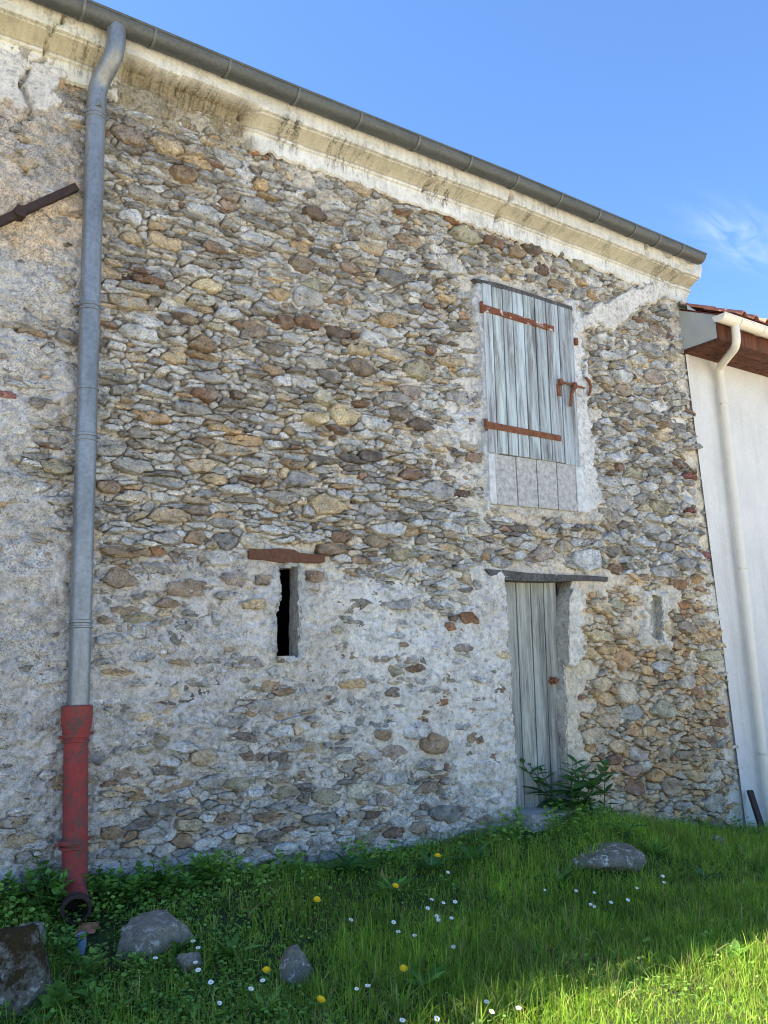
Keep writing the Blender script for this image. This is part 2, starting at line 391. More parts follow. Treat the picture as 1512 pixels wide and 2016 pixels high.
# --- where mortar covers the stones and what colour it is: (photo x, photo y, cover, colour, dark lichen)
J = (186, 180, 168); L = (186, 184, 180); R_ = (193, 191, 186); C_ = (216, 205, 184); B_ = (200, 191, 172)
CTRL = [
 (260,300,.35,J,.3),(350,250,.5,(160,153,138),.5),(300,190,.8,(150,144,128),.8),(230,180,.7,(150,144,128),.8),(430,240,.7,(170,164,150),.6),
 (300,600,.2,J,.3),(300,800,.15,J,.2),(300,1000,.25,J,.2),(235,1045,.6,L,.3),(500,400,.25,J,.3),(640,365,.65,(190,184,174),.4),
 (650,530,.45,R_,.4),(500,800,.08,J,.1),(700,450,.25,J,.3),(700,800,.12,J,.1),(850,600,.3,J,.3),(880,760,.4,R_,.2),
 (905,850,.75,(205,205,203),.1),(600,1000,.12,B_,.1),(800,1000,.18,B_,.1),(900,1065,.5,(196,195,186),.1),(860,1140,.6,(196,195,188),.1),
 (1000,500,.3,J,.4),(1100,520,.4,J,.4),(1250,700,.3,J,.3),(1200,900,.35,R_,.3),(1300,900,.25,B_,.2),(1350,1050,.3,B_,.1),(1050,1060,.5,(184,176,164),.2),
 (250,1190,.78,L,.4),(400,1230,.93,L,.5),(300,1320,.98,L,.6),(450,1330,.97,L,.5),(520,1250,1.0,R_,.4),(640,1240,1.1,(188,185,178),.5),
 (760,1230,1.12,(205,205,202),.15),(850,1290,1.14,(208,208,205),.1),(930,1330,1.08,(205,205,202),.1),(700,1400,1.0,R_,.3),(850,1420,1.03,(202,199,192),.2),(950,1480,1.03,(204,200,193),.2),
 (250,1450,.92,L,.5),(400,1450,.85,L,.4),(550,1450,.8,L,.4),(650,1480,.88,(188,185,178),.4),(250,1600,.62,L,.4),(400,1600,.5,L,.3),
 (550,1600,.58,R_,.3),(700,1600,.58,R_,.3),(850,1600,.68,R_,.3),(950,1600,.75,R_,.3),(980,1200,1.06,R_,.4),(970,1400,1.05,(205,202,195),.2),
 (1180,1250,0.22,C_,.05),(1250,1350,0.15,C_,.05),(1350,1300,0.17,C_,.05),(1300,1500,0.11,C_,.05),(1200,1500,0.18,C_,.05),(1400,1500,0.08,C_,.05),
 (1350,1600,0.11,B_,.1),(1200,1600,0.17,B_,.1),(1250,1180,.5,(214,206,190),.05),(1425,1240,.55,(220,216,206),.05),
 (30,300,1.15,(190,180,168),1.),(100,300,1.15,(172,166,158),1.),(80,450,1.2,(220,200,172),1.),(30,560,1.1,L,1.),(100,560,1.05,L,1.),
 (60,645,.72,L,.6),(110,685,.7,L,.6),(40,730,1.1,L,.8),(100,770,1.05,L,.8),(20,850,1.1,L,.8),(100,880,.62,L,.6),(110,930,.5,L,.5),
 (40,1000,1.12,L,.8),(100,1100,1.12,L,.8),(40,1300,1.1,L,.8),(100,1400,1.1,L,.7),(40,1550,1.0,L,.7),(70,1620,.75,L,.6),(90,1700,.7,L,.5),
 (-150,500,1.1,L,.9),(-150,1200,1.1,L,.8)]
PATCH = [  # smooth trowelled areas: outline in the photo, cover, colour, lichen
 ([(-200,20),(0,105),(135,152),(100,190),(122,208),(60,226),(0,204),(-200,150)], 1.45, (226,223,216), .12),
 ([(1128,648),(1140,622),(1180,602),(1240,575),(1290,548),(1312,556),(1308,582),(1262,604),(1228,628),(1196,648),(1150,640)], 1.3, (196,193,186), .25),
 ([(1235,585),(1290,550),(1312,556),(1308,582),(1262,604),(1240,606)], 1.35, (214,211,204), .1),
 ([(922,600),(930,548),(952,548),(984,1012),(955,1002),(948,800),(934,640)], 1.25, (176,178,178), .5),
 ([(1040,575),(1130,592),(1142,640),(1150,760),(1166,905),(1180,985),(1168,1022),(1132,1020),(1116,600)], 1.25, (190,190,188), .3),
 ([(950,985),(1180,1005),(1190,1028),(1100,1020),(985,1008)], 0.95, (186,182,174), .2),
 ([(535,1108),(598,1108),(606,1300),(530,1302)], 1.2, (178,178,174), .5),
 ([(1262,1165),(1312,1165),(1318,1275),(1264,1275)], 1.1, (216,210,196), .1),
 ([(1090,1165),(1142,1165),(1146,1305),(1100,1312)], 1.25, (226,222,210), .1),
]
HOLE_DOOR = [W(*q)[[0, 2]] for q in ((989,1136),(997,1250),(1004,1350),(1007,1450),(1013,1540),(1021,1660),(1126,1660),(1124,1560),(1119,1480),(1117,1400),(1114,1330),(1115,1300),(1113,1240),(1116,1180),(1132,1136))]
HOLE_SLIT = [W(*q)[[0, 2]] for q in ((547,1117),(549,1180),(541,1200),(539,1240),(541,1293),(582,1293),(583,1200),(583,1117))]
HOLE_NICHE = [W(*q)[[0, 2]] for q in ((1275,1172),(1279,1215),(1281,1258),(1300,1260),(1300,1215),(1297,1174))]
CRACKS = [[(128,28),(122,44),(110,46),(95,70),(90,90),(88,115),(84,120),(60,121),(52,150),(39,170),(48,192),(62,228)],
          [(62,228),(55,238),(36,244),(34,258),(44,278),(46,290),(33,296),(40,310),(37,318),(52,338),(57,352)],
          [(48,282),(58,275)], [(24,255),(36,262)]]
def wall_right(z):
    return 7.78 - 0.23*(np.asarray(z)+0.45)/5.7
def ctrl_eval(PX, PY):
    n1 = fbm(PX/70, PY/70, 21, 4)*46; n2 = fbm(PX/70, PY/70, 29, 4)*46
    qx, qy = PX+n1, PY+n2
    fx, fy = qx.ravel(), qy.ravel(); CT = np.array([[cv, *lin(rgb), sp] for _, _, cv, rgb, sp in CTRL]); acc = np.zeros((fx.size, 5))
    for c0 in range(0, fx.size, 40000):
        x_, y_ = fx[c0:c0+40000], fy[c0:c0+40000]; Wt = np.empty((x_.size, len(CTRL)))
        mr, ml, mp_ = x_ < 1090, x_ > 1100, x_ > 200
        for k, (cx, cy, cv, rgb, sp) in enumerate(CTRL):
            w = 1.0/((x_-cx)**2+(y_-cy)**2+400.0)**2
            if cx > 1110 and cy > 1120: w[mr] *= 1e-6      # nothing crosses the door
            if cx < 1000 and cy > 1120: w[ml] *= 1e-6
            if cx < 160: w[mp_] *= .02
            Wt[:, k] = w
        acc[c0:c0+40000] = (Wt@CT)/Wt.sum(1)[:, None]
    acc = acc.reshape(PX.shape+(5,))
    m1 = fbm(PX/16, PY/16, 41, 4)*14; m2 = fbm(PX/16, PY/16, 47, 4)*14
    for P, cv, rgb, sp in PATCH:
        k = inpoly(PX+m1, PY+m2, P)
        acc[k] = np.array([cv, *lin(rgb), sp])
    return acc
def seg_dist(PX, PY, line):
    d = np.full(PX.shape, 1e9)
    for (x0, y0), (x1, y1) in zip(line[:-1], line[1:]):
        vx, vy = x1-x0, y1-y0; t = np.clip(((PX-x0)*vx+(PY-y0)*vy)/(vx*vx+vy*vy), 0, 1)
        d = np.minimum(d, np.hypot(PX-x0-t*vx, PY-y0-t*vy))
    return d

# --- lay the stones out: hand-placed ones first (photo centre, width, height, colour), then fillers from large to small
SCOL = dict(B=(138,122,102), T=(172,152,118), O=(168,142,102), Y=(186,168,128), W=(190,190,186), G=(150,148,142), R=(118,92,70), D=(98,92,86),
            P=(150,136,122), K=(100,86,72), L=(176,176,172), C=(206,198,174), X=(140,100,66), E=(142,118,96), V=(146,138,112), Q=(122,108,92), S=(120,118,112), N=(142,120,92), Z=(130,82,72))
HAND = """251,266,69,40B 325,287,82,28T 386,319,80,26O 360,344,52,36N 511,302,42,17X 516,364,34,31O 452,382,42,30B 450,404,36,20E 450,314,68,48G 257,430,52,60W 307,443,38,20O 259,466,42,25T
328,474,80,34T 407,420,85,34L 423,488,44,20E 505,406,70,34G 410,562,60,34Y 397,592,50,28C 294,552,62,20R 553,578,42,22O 508,644,54,44B 561,634,36,44R 402,679,54,34N 273,655,90,34W 365,629,50,18Q 423,644,52,14V
608,636,55,28R 668,652,55,36K 764,631,42,26O 592,485,45,30O 727,485,68,28T 811,472,62,30N 793,390,42,34N 893,431,38,24X 917,464,66,38V 692,527,36,28E 703,371,52,30T 774,546,58,38S 597,520,52,34Q 602,583,58,45G 629,562,65,34V
713,723,60,44Q 822,729,55,55V 811,768,40,40P 708,689,50,25T 848,689,20,25R 888,710,50,22T 912,620,26,17E 880,588,36,20T 616,419,48,24K 679,816,60,60Y 622,823,50,32Y 637,782,32,52C 712,793,32,14R 825,835,60,26K 933,901,28,22E
732,896,44,28D 647,996,82,52T 864,967,68,52G 732,1004,58,32G 787,813,36,28Q 740,832,60,40L 578,914,42,20N 655,1081,50,24N 790,1089,58,32V 835,1097,28,16O 708,1102,35,20E 618,1134,32,30E 748,1065,46,26B 898,940,58,30B
406,778,50,28R 445,845,70,16O 401,867,50,18N 213,960,48,24N 423,942,55,24T 386,1058,45,40N 241,1087,110,30N 233,1140,72,62B 376,1159,100,44B 460,1140,56,36P 500,1064,60,38C 445,1064,50,42S 519,1143,38,22B 344,704,60,24T
389,1005,55,20P 537,730,40,20N 328,1062,58,30G 354,1098,44,30Q 312,1085,28,20X 264,915,90,36G 328,1190,50,22N 268,1215,55,24V 204,1220,26,24B 497,1190,50,24T 352,1304,34,14O 315,1460,40,40V 250,1520,115,34B 344,1548,82,26N
450,1611,60,24B 526,1608,55,22N 497,1487,56,26Q 362,1653,40,36N 376,1624,46,30T 556,1362,44,18N 561,1408,38,16O 919,1217,38,28X 882,1235,22,20X 908,1244,14,12X 691,1346,55,26O 867,1379,30,22X 916,1399,66,30N 855,1464,62,54N
749,1446,32,28N 773,1481,65,36P 971,1493,26,26N 919,1480,28,20B 931,1454,30,28N 709,1554,62,44C 840,1551,66,24B 758,1575,38,36P 773,1363,38,24Q 952,1615,36,24P 898,1658,60,26Q 825,1630,36,30B 773,1320,22,50V 618,1472,50,24T
755,1212,22,14Q 985,1290,26,18Y 980,1357,22,20Q 640,1404,36,20V 660,1450,30,14T 716,1490,24,18T 862,1312,24,18T 880,1335,30,22V 830,1340,22,20G 690,1290,36,18N 660,1240,24,20V 790,1270,20,12N 930,1290,18,24V 1156,1101,68,54W
1215,1119,40,28R 1300,1126,55,30G 1270,1137,28,16E 1392,1092,16,18Z 1362,1005,50,12Z 1179,1252,56,32Y 1156,1285,44,32O 1182,1193,40,36T 1215,1187,36,28V 1395,1291,80,26V 1303,1311,48,32G 1189,1347,45,38T 1251,1403,50,38G
1307,1396,52,40V 1421,1422,58,24R 1402,1458,20,30R 1356,1455,45,20N 1261,1485,46,32P 1244,1516,42,26E 1323,1550,40,46N 1277,1439,24,26O 1349,1190,24,18X 1352,1236,36,28B 1330,1268,26,30N 1343,1586,40,24P 1212,1494,35,20R 1316,1236,26,30T
1095,560,36,24N 1016,498,38,26N 1050,491,34,22K 1140,525,44,20V 1013,532,40,18T 1291,742,54,34P 1226,768,40,30B 1308,856,50,26T 1226,742,44,34W 961,449,35,28N 975,478,50,24R 1356,938,36,11Z 14,778,34,16Z 70,795,28,22Q 70,655,56,13N
112,918,62,40V 115,865,36,26G 60,632,70,20L 60,672,80,20L 40,520,26,22D 190,1020,30,20G 1068,1088,58,40P 985,1105,50,26G 1040,1075,40,28L 1010,1065,44,22G 480,340,44,30L 555,270,42,22T 600,360,50,20L 1120,500,40,22S 1180,480,40,20V
1060,470,34,18B 1250,505,30,18G 1200,700,40,22L 1300,650,40,20B 1310,620,34,14S 1240,640,40,18G 1300,800,44,26L 1200,850,36,24G 1250,930,50,28V 1300,1000,50,30V 1220,990,56,40G 1290,1040,36,28G 1350,1110,40,24G 1400,1180,44,26S
720,1650,50,30V 640,1650,60,28L 560,1670,60,26L 480,1650,44,26T 300,1640,60,24G 220,1640,44,30N 250,1680,60,26G 380,1690,50,22W 560,1560,56,26V 640,1570,60,36V 600,1530,50,24B 420,1540,56,30G 470,1540,70,30V 400,1490,46,36T 285,1475,30,20V"""
S = []   # cx, cz, a(half width), b(half height), angle, colour, hand?
for tok in HAND.split():
    q = tok[:-1].split(','); code = tok[-1]
    px, py, w, h = map(float, q)
    c = W(px, py); dx = W(px+5, py+5*0)-W(px-5, py); dz = W(px, py-5)-W(px, py+5)
    ang = 0.0
    if (px, py) == (773, 1320): ang = 0.5
    S.append([c[0], c[2], w/10*dx[0]/2*1.04, h/10*dz[2]/2*.94, ang+random.uniform(-.06, .06), SCOL[code], 1])
PAL = [(188,187,182),(152,149,142),(136,128,114),(172,154,124),(160,134,98),(122,98,78),(206,198,180),(116,108,98)]
PW = {0: [.33,.27,.16,.10,.03,.02,.06,.03], 1: [.16,.12,.13,.28,.11,.04,.15,.01]}
# already-taken openings as big pseudo stones
EXC_PX = [[(938,540),(1132,600),(1150,925),(1172,1016),(960,1000),(946,760)], [(975,1112),(1205,1126),(1205,1152),(1146,1158),(1152,1300),(1140,1320),(1142,1640),(1012,1640),(985,1152),(960,1150)],
          [(484,1074),(644,1076),(644,1112),(596,1116),(596,1302),(528,1302),(540,1112),(484,1110)], [(1266,1164),(1310,1164),(1310,1268),(1268,1268)]]
def excluded(x, z):
    px, py = to_px(np.asarray(x, float), 0.0, np.asarray(z, float))
    r = np.zeros(np.shape(px), bool)
    for P in EXC_PX: r |= inpoly(px, py, P)
    return r
def metric(a, b, t):
    c, s = math.cos(t), math.sin(t)
    ia, ib = 1/(a*a), 1/(b*b)
    return ia*c*c+ib*s*s, (ia-ib)*c*s, ia*s*s+ib*c*c
NMAX = 9000
sx = np.zeros(NMAX); sz = np.zeros(NMAX); m00 = np.zeros(NMAX); m01 = np.zeros(NMAX); m11 = np.zeros(NMAX)
for i, s in enumerate(S):
    sx[i], sz[i] = s[0], s[1]; m00[i], m01[i], m11[i] = metric(s[2], s[3], s[4])
N = len(S); n_hand = N
BK = {}
def bkey(x, z): return int(math.floor(x/.45)), int(math.floor(z/.28))
for i in range(N): BK.setdefault(bkey(sx[i], sz[i]), []).append(i)
def around(x, z):
    a, b = bkey(x, z); r = []
    for p in (a-1, a, a+1):
        for q in (b-1, b, b+1): r += BK.get((p, q), ())
    return np.array(r, int)
PASSES = [(500, .15, .20, 1.50), (3000, .10, .15, 1.46), (9000, .06, .10, 1.42), (20000, .032, .06, 1.38), (20000, .017, .032, 1.36)]
for tries, lo, hi, thr in PASSES:
    xs = RNG.uniform(-0.55, 7.9, tries); zs = RNG.uniform(-0.55, 5.2, tries)
    pxs, pys = to_px(xs, 0.0, zs)
    ex = excluded(xs, zs)
    for k in range(tries):
        x, z, px, py = xs[k], zs[k], pxs[k], pys[k]
        if ex[k] or x > wall_right(z)-0.03: continue
        a = random.uniform(lo, hi)
        right = px > 1010
        asp = random.uniform(1.6, 3.4) if right else (random.uniform(2.5, 5.5) if (px < 640 and py < 1080) else random.uniform(2.1, 4.5))
        if a < .045: asp = random.uniform(1.0, 2.2)
        b = a/asp
        if b < .014: b = .014
        ang = random.gauss(0, .20 if right else .10)
        q00, q01, q11 = metric(a, b, ang)
        near = around(x, z)
        dxx = sx[near]-x; dzz = sz[near]-z
        # how far both outlines reach towards each other along the joining line
        di = dxx*dxx*m00[near] + 2*dxx*dzz*m01[near] + dzz*dzz*m11[near]
        dj = dxx*dxx*q00 + 2*dxx*dzz*q01 + dzz*dzz*q11
        rr = 1/np.sqrt(di+1e-12) + 1/np.sqrt(dj+1e-12)       # fraction of the gap that both radii fill
        if rr.size and rr.max() > 1.0/(thr/1.72): continue
        warm = 1 if (px > 1120 and py > 1130) else 0
        col = np.array(random.choices(PAL, PW[warm])[0], float)
        if warm: col = col*np.array([1.10, 1.03, .92])
        col = col*random.uniform(.82, 1.12)
        S.append([x, z, a, b, ang, col, 0]); sx[N], sz[N] = x, z; m00[N], m01[N], m11[N] = q00, q01, q11; BK.setdefault(bkey(x, z), []).append(N); N += 1
        if N >= NMAX-1: break

hpx, hpy = to_px(sx[:n_hand], 0.0, sz[:n_hand]); HCOV = ctrl_eval(np.array(hpx), np.array(hpy))[:, 0]
def clip(P, p0, n):
    out = []; m = len(P)
    d = [(q[0]-p0[0])*n[0]+(q[1]-p0[1])*n[1] for q in P]
    for i in range(m):
        j = (i+1) % m
        if d[i] <= 0: out.append(P[i])
        if (d[i] <= 0) != (d[j] <= 0):
            t = d[i]/(d[i]-d[j]); out.append((P[i][0]+t*(P[j][0]-P[i][0]), P[i][1]+t*(P[j][1]-P[i][1])))
    return out
def outline(i):
    x, z, a, b, t = S[i][:5]; hand = S[i][6]
    c, s = math.cos(t), math.sin(t); e = random.uniform(2.0, 4.0); P = []
    g = 1.16 if hand else 1.34
    kd = random.random(); J_ = lambda v: v+random.uniform(-.22, .22); fl = random.choice((-1, 1)); fv = random.choice((-1, 1))
    if kd < .45 and a > .03:      # trapezoid slab
        B_q = [(J_(-1), J_(-.85)), (J_(0), -.95+random.uniform(-.1, .15)), (J_(1), J_(-.85)), (J_(1.02), J_(.8)), (J_(.1), .95+random.uniform(-.15, .1)), (J_(-1), J_(.8))]
    elif kd < .75 and a > .03:    # lens or wedge, pointed at one end
        B_q = [(-1.12, J_(0)), (J_(-.45), -.85), (J_(.5), J_(-.9)), (1.0, J_(-.55)), (1.02, J_(.4)), (J_(.4), J_(.9)), (J_(-.4), .8)]
    else:
        nv = random.randint(5, 8) if a > .04 else random.randint(4, 6); ph = random.random()*6.28; B_q = []
        for k in range(nv):
            th = ph+2*math.pi*(k+random.uniform(-.28, .28))/nv; u, v = math.cos(th), math.sin(th)
            r = (abs(u)**e+abs(v)**e)**(-1/e)*random.uniform(.84, 1.10); B_q.append((u*r, v*r))
    for u, v in B_q:
        u, v = u*fl*g*a, v*fv*g*b
        P.append((x+u*c-v*s, z+u*s+v*c))
    if fl*fv < 0: P = P[::-1]
    cand = around(x, z); cand = cand[cand != i]; dx = sx[cand]-x; dz = sz[cand]-z
    RI = 1/np.sqrt(m00[i]*dx*dx+2*m01[i]*dx*dz+m11[i]*dz*dz); RJ = 1/np.sqrt(m00[cand]*dx*dx+2*m01[cand]*dx*dz+m11[cand]*dz*dz)
    gap = min(.0045, .07*b) + .0012
    for k in np.nonzero(RI+RJ > .66)[0]:
        j = cand[k]; ux, uz, ri, rj = float(dx[k]), float(dz[k]), float(RI[k]), float(RJ[k])
        tt = ri/(ri+rj)
        nx = (m00[i]+m00[j])*ux+(m01[i]+m01[j])*uz; nz = (m01[i]+m01[j])*ux+(m11[i]+m11[j])*uz
        L_ = math.hypot(nx, nz); nx /= L_; nz /= L_
        P = clip(P, (x+ux*tt-nx*gap, z+uz*tt-nz*gap), (nx, nz))
        if len(P) < 3: return None
    return P
def subdiv(P, size):
    """keep the corners, break the long edges, roughen"""
    P = np.array(P); out = []; n = len(P); step = max(.016, size*.36); jit = min(.014, size*.13)
    for k in range(n):
        p, q = P[k], P[(k+1) % n]; L_ = np.hypot(*(q-p))
        if L_ < size*.10: continue
        m = max(1, int(round(L_/step))); nrm = np.array([q[1]-p[1], p[0]-q[0]])/max(L_, 1e-6)
        for j in range(m):
            f = (j+(random.uniform(-.2, .2) if j else 0))/m
            out.append(p+(q-p)*f+nrm*(random.uniform(-1, .8) if j else random.uniform(-.8, .1))*jit)
    if len(out) < 4: return P
    return np.array(out)
def stone_geo(i, P):
    x, z, a, b = S[i][:4]; hand = S[i][6]
    R = np.array(P); ext_ = R.max(0)-R.min(0); size = math.sqrt(max(ext_[0], .01)*max(ext_[1], .01))/2
    R = subdiv(P, size); n = len(R)
    ar2 = np.dot(R[:, 0], np.roll(R[:, 1], -1))-np.dot(R[:, 1], np.roll(R[:, 0], -1))
    if ar2 < 0: R = R[::-1]
    c = R.mean(0)
    face = random.gauss(-.003, .015) - ((.011+.014*float(sstep(.7, 1.0, HCOV[i]))) if hand else 0.0)
    face = max(-.046, min(.026, face))
    if size < .035: face += .008
    tx, tz = random.gauss(0, .08), random.gauss(.20, .16)*(.5 if hand else 1.0)          # the face leans
    bev = min(.008, .16*size)
    rings = [(1.02, .08), (1.0, face+bev*1.2), (.955, face+bev*.25), (.78, face-bev*.05), (.42, face-bev*.15)]
    if size < .035: rings = [(1.02, .06), (1.0, face+bev), (.80, face)]
    V = []
    am = .020 if size > .05 else .009
    for s, y in rings:
        q = c+(R-c)*s
        d = fbm(q[:, 0]*16+i*.37, q[:, 1]*26+i*.11, 2, 4, .7)*am*1.6 + (q[:, 0]-c[0])*tx*.6 + (q[:, 1]-c[1])*tz
        if y > .055: d = d*0
        V.append(np.stack([q[:, 0], y+d, q[:, 1]], -1))
    V.append(np.array([[c[0], rings[-1][1]-.002+random.uniform(-.006, .006), c[1]]]))
    V = np.vstack(V); T = []
    k = len(rings)
    for r in range(k-1):
        for p in range(n):
            q = (p+1) % n; A, B, C, D = r*n+p, r*n+q, (r+1)*n+q, (r+1)*n+p
            T += [(A, B, C), (A, C, D)]
    for p in range(n): T.append(((k-1)*n+p, (k-1)*n+(p+1) % n, k*n))
    return V, np.array(T), c+(R-c)*1.0
stones = []
for i in range(N):
    P = outline(i)
    if P is None or len(P) < 3: continue
    pa = np.array(P)
    if excluded(pa[:, 0], pa[:, 1]).any() and not S[i][6]: continue
    ar = 0.5*abs(np.dot(pa[:, 0], np.roll(pa[:, 1], -1))-np.dot(pa[:, 1], np.roll(pa[:, 0], -1)))
    if ar < .0004: continue
    if (pa[:, 0] > wall_right(pa[:, 1])+.02).any() or pa[:, 1].max() > 5.10: continue
    V, T, Rn = stone_geo(i, P)
    stones.append((i, V, T, ar, Rn))
cxs = np.array([S[s[0]][0] for s in stones]); czs = np.array([S[s[0]][1] for s in stones])
PXs, PYs = to_px(cxs, 0.0, czs)
cov = ctrl_eval(PXs, PYs)[:, 0]
den = 1.0/np.array([abs((W(p+5, q)-W(p-5, q))[0]*(W(p, q-5)-W(p, q+5))[2])/100 for p, q in zip(PXs, PYs)])
vis = np.array([s[3] for s in stones])*den*np.where(cov < .7, 1.0, .25)*((PXs > 0) & (PXs < 1512) & (PYs > 0))
for k, s in enumerate(stones):
    if S[s[0]][6]: vis[k] *= 3.0
order = np.argsort(-vis); big = set(order[:300].tolist())

# --- mortar sheet
NZ, NX = 530, 770
zz = np.linspace(-0.70, 5.20, NZ); uu = np.linspace(0, 1, NX)
Zg, Ug = np.meshgrid(zz, uu, indexing='ij'); x0w = -0.55
Xg = x0w + Ug*(wall_right(Zg)+0.012*fbm(Zg*9, Zg*0, 8, 3)-x0w)
PX, PY = to_px(Xg, 0.0, Zg)
A = ctrl_eval(PX, PY)
cover = A[..., 0]
Yg = 0.041 - 0.060*cover
rough_ = np.where(cover > 1.22, .25, 1.0)*np.where((PX > 640) & (PX < 980) & (PY > 1150) & (PY < 1500), .6, 1.0)
Yg = Yg + rough_*(0.020*fbm(Xg*9, Zg*9, 1, 4, .6) + 0.017*fbm(Xg*32, Zg*36, 2, 3, .65)) - rough_*0.010*np.abs(fbm(Xg*5, Zg*5, 12, 3))
Yg = Yg + 0.02*fbm(Xg*.8, Zg*.8, 4, 2)*(cover > .9)*0.4
flk = sstep(.45, .8, cover)*rough_
for fq, sd, lv, am in ((3.1, 141, .02, .010), (5.3, 143, -.08, .009), (8.0, 147, .10, .008), (2.0, 149, -.12, .008)):
    nf = fbm(Xg*fq, Zg*fq*1.3, sd, 5, .62); Yg = Yg - flk*am*(sstep(lv-.012, lv+.012, nf)-.5)
# shrinkage gap where the mortar meets each stone
du_ = (7.7-x0w)/(NX-1); dz_ = zz[1]-zz[0]
for (i, Vs_, T_, ar, Rn) in stones:
    lo, hi = Rn.min(0)-.015, Rn.max(0)+.015
    j0, j1 = max(0, int((lo[1]-zz[0])/dz_)), min(NZ, int((hi[1]-zz[0])/dz_)+2)
    k0, k1 = max(0, int((lo[0]-x0w)/du_)-2), min(NX, int((hi[0]-x0w)/du_)+6)
    if j1 <= j0 or k1 <= k0: continue
    cR = Rn.mean(0); E_ = cR+(Rn-cR)*(1+.007/max(.02, np.sqrt(ar)/2))
    k = inpoly(Xg[j0:j1, k0:k1], Zg[j0:j1, k0:k1], E_)
    sub = Yg[j0:j1, k0:k1]; cv = cover[j0:j1, k0:k1]
    sub[k & (cv < 1.18)] += np.clip(.026*(1.35-cv[k & (cv < 1.18)]), .006, .026)*(.6+.8*_TAB[i & 255, 3])
for ln in CRACKS[:]:
    d = seg_dist(PX+fbm(PX/9, PY/9, 61, 2)*5, PY+fbm(PX/9, PY/9, 67, 2)*5, ln)
    Yg = Yg + 0.11*np.exp(-(d/3.3)**2)
V = np.stack([Xg, Yg, Zg], -1).reshape(-1, 3)
idx = np.arange(NZ*NX).reshape(NZ, NX)
Q = np.stack([idx[:-1, :-1], idx[:-1, 1:], idx[1:, 1:], idx[1:, :-1]], -1).reshape(-1, 4)
fc = V[Q].mean(1)
keep = ~(inpoly(fc[:, 0], fc[:, 2], HOLE_DOOR) | inpoly(fc[:, 0], fc[:, 2], HOLE_SLIT) | inpoly(fc[:, 0], fc[:, 2], HOLE_NICHE))
Q = Q[keep]
# return of the right-hand corner and the left end
cols = np.concatenate([A[..., 1:4]*1.50*np.array([1.035, 1.0, .945])/np.maximum(1.0, A[..., 1:2]*1.50*1.035/.86), A[..., 4:5]], -1).reshape(-1, 4)
re = V.reshape(NZ, NX, 3)[:, -1]; b0 = len(V)
ext = re + np.array([0.02, 0.45, 0]); V = np.vstack([V, ext]); cols = np.vstack([cols, cols.reshape(NZ, NX, 4)[:, -1]])
e0 = idx[:, -1]; e1 = b0+np.arange(NZ)
Q = np.vstack([Q, np.stack([e0[:-1], e1[:-1], e1[1:], e0[1:]], -1)])
wall = mk('wall', V, Q, M['mortar'], building, cols, smooth=True)

SV, ST, SCo, off = [], [], [], 0
for k, (i, V, T, ar, Rn) in enumerate(stones):
    warmth = S[i][5]; c = lin(np.clip(warmth, 0, 255)); c = c+(c.mean()-c)*.12; sat_ = 1-c.min()/c.max()
    c = c*1.62*(1+(1-min(1, sat_/.55))*np.array([.03, 0.0, -.05])); c = c*min(1.0, .72/c.max())
    lich = random.uniform(.1, .5) if S[i][6] and S[i][5] not in (SCOL['W'], SCOL['L'], SCOL['G']) else random.choice([.3, .7, 1.0, 1.0])
    if PXs[k] > 1120 and PYs[k] > 1130: lich *= .4; c = c*1.22; c = c*min(1.0, .74/c.max())     # cleaner, paler limestone beside the door; gain also offsets its dim light
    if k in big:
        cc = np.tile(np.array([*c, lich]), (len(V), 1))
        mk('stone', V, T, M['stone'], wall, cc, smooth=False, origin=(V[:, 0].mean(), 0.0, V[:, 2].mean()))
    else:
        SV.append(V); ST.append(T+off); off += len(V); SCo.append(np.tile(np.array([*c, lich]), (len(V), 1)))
small = mk('small_stones', np.vstack(SV), np.vstack(ST), M['stone'], building, np.vstack(SCo), kind='stuff')
print('stones', len(stones), 'small tris', sum(len(t) for t in ST))

# --- reveals of the openings
def reveal(name, poly, depth, colr, closed=True, back=None, rough=.012):
    P = []; n = len(poly)
    for i in range(n):
        a, b = np.array(poly[i]), np.array(poly[(i+1) % n]); m = max(2, int(np.linalg.norm(b-a)/.03))
        for k in range(m): P.append(a+(b-a)*k/m)
    P = np.array(P); c = P.mean(0); D = np.linspace(0, depth, max(4, int(depth/.03)))
    V = []
    for j, d in enumerate(D):
        off_ = P-c; nn = off_/np.linalg.norm(off_, axis=1)[:, None]
        r = fbm(P[:, 0]*12+d*9, P[:, 1]*12, 31, 3)*rough*2*min(1.0, d/.08) + .016*max(0.0, 1-d/.06)
        q = P+nn*r[:, None]
        yq = np.full(len(q), d)
        if j == 0:      # start exactly at the mortar's own surface
            iz = np.clip(((q[:, 1]-zz[0])/dz_).round().astype(int), 0, NZ-1); ix = np.clip(((q[:, 0]-x0w)/(wall_right(q[:, 1])-x0w)*(NX-1)).round().astype(int), 0, NX-1)
            yq = np.minimum(Yg[iz, ix], .02)-.003
        V.append(np.stack([q[:, 0], yq, q[:, 1]], -1))
    V = np.vstack(V); m = len(P); Q = []
    for j in range(len(D)-1):
        for k in range(m):
            k2 = (k+1) % m; Q.append((j*m+k, j*m+k2, (j+1)*m+k2, (j+1)*m+k))
    cc = np.tile(np.array([*lin(colr), .3]), (len(V), 1))
    return mk(name, V, np.array(Q), M['mortar'], building, cc, smooth=True)
reveal('door_reveal', HOLE_DOOR, .22, (206, 196, 176), rough=.032)
reveal('slit_window_reveal', HOLE_SLIT, .095, (176, 172, 160), rough=.008)
rv = reveal('niche', HOLE_NICHE, .055, (206, 200, 184), rough=.01)
m = MB(); q = [np.array([p[0], .05, p[1]]) for p in HOLE_NICHE]
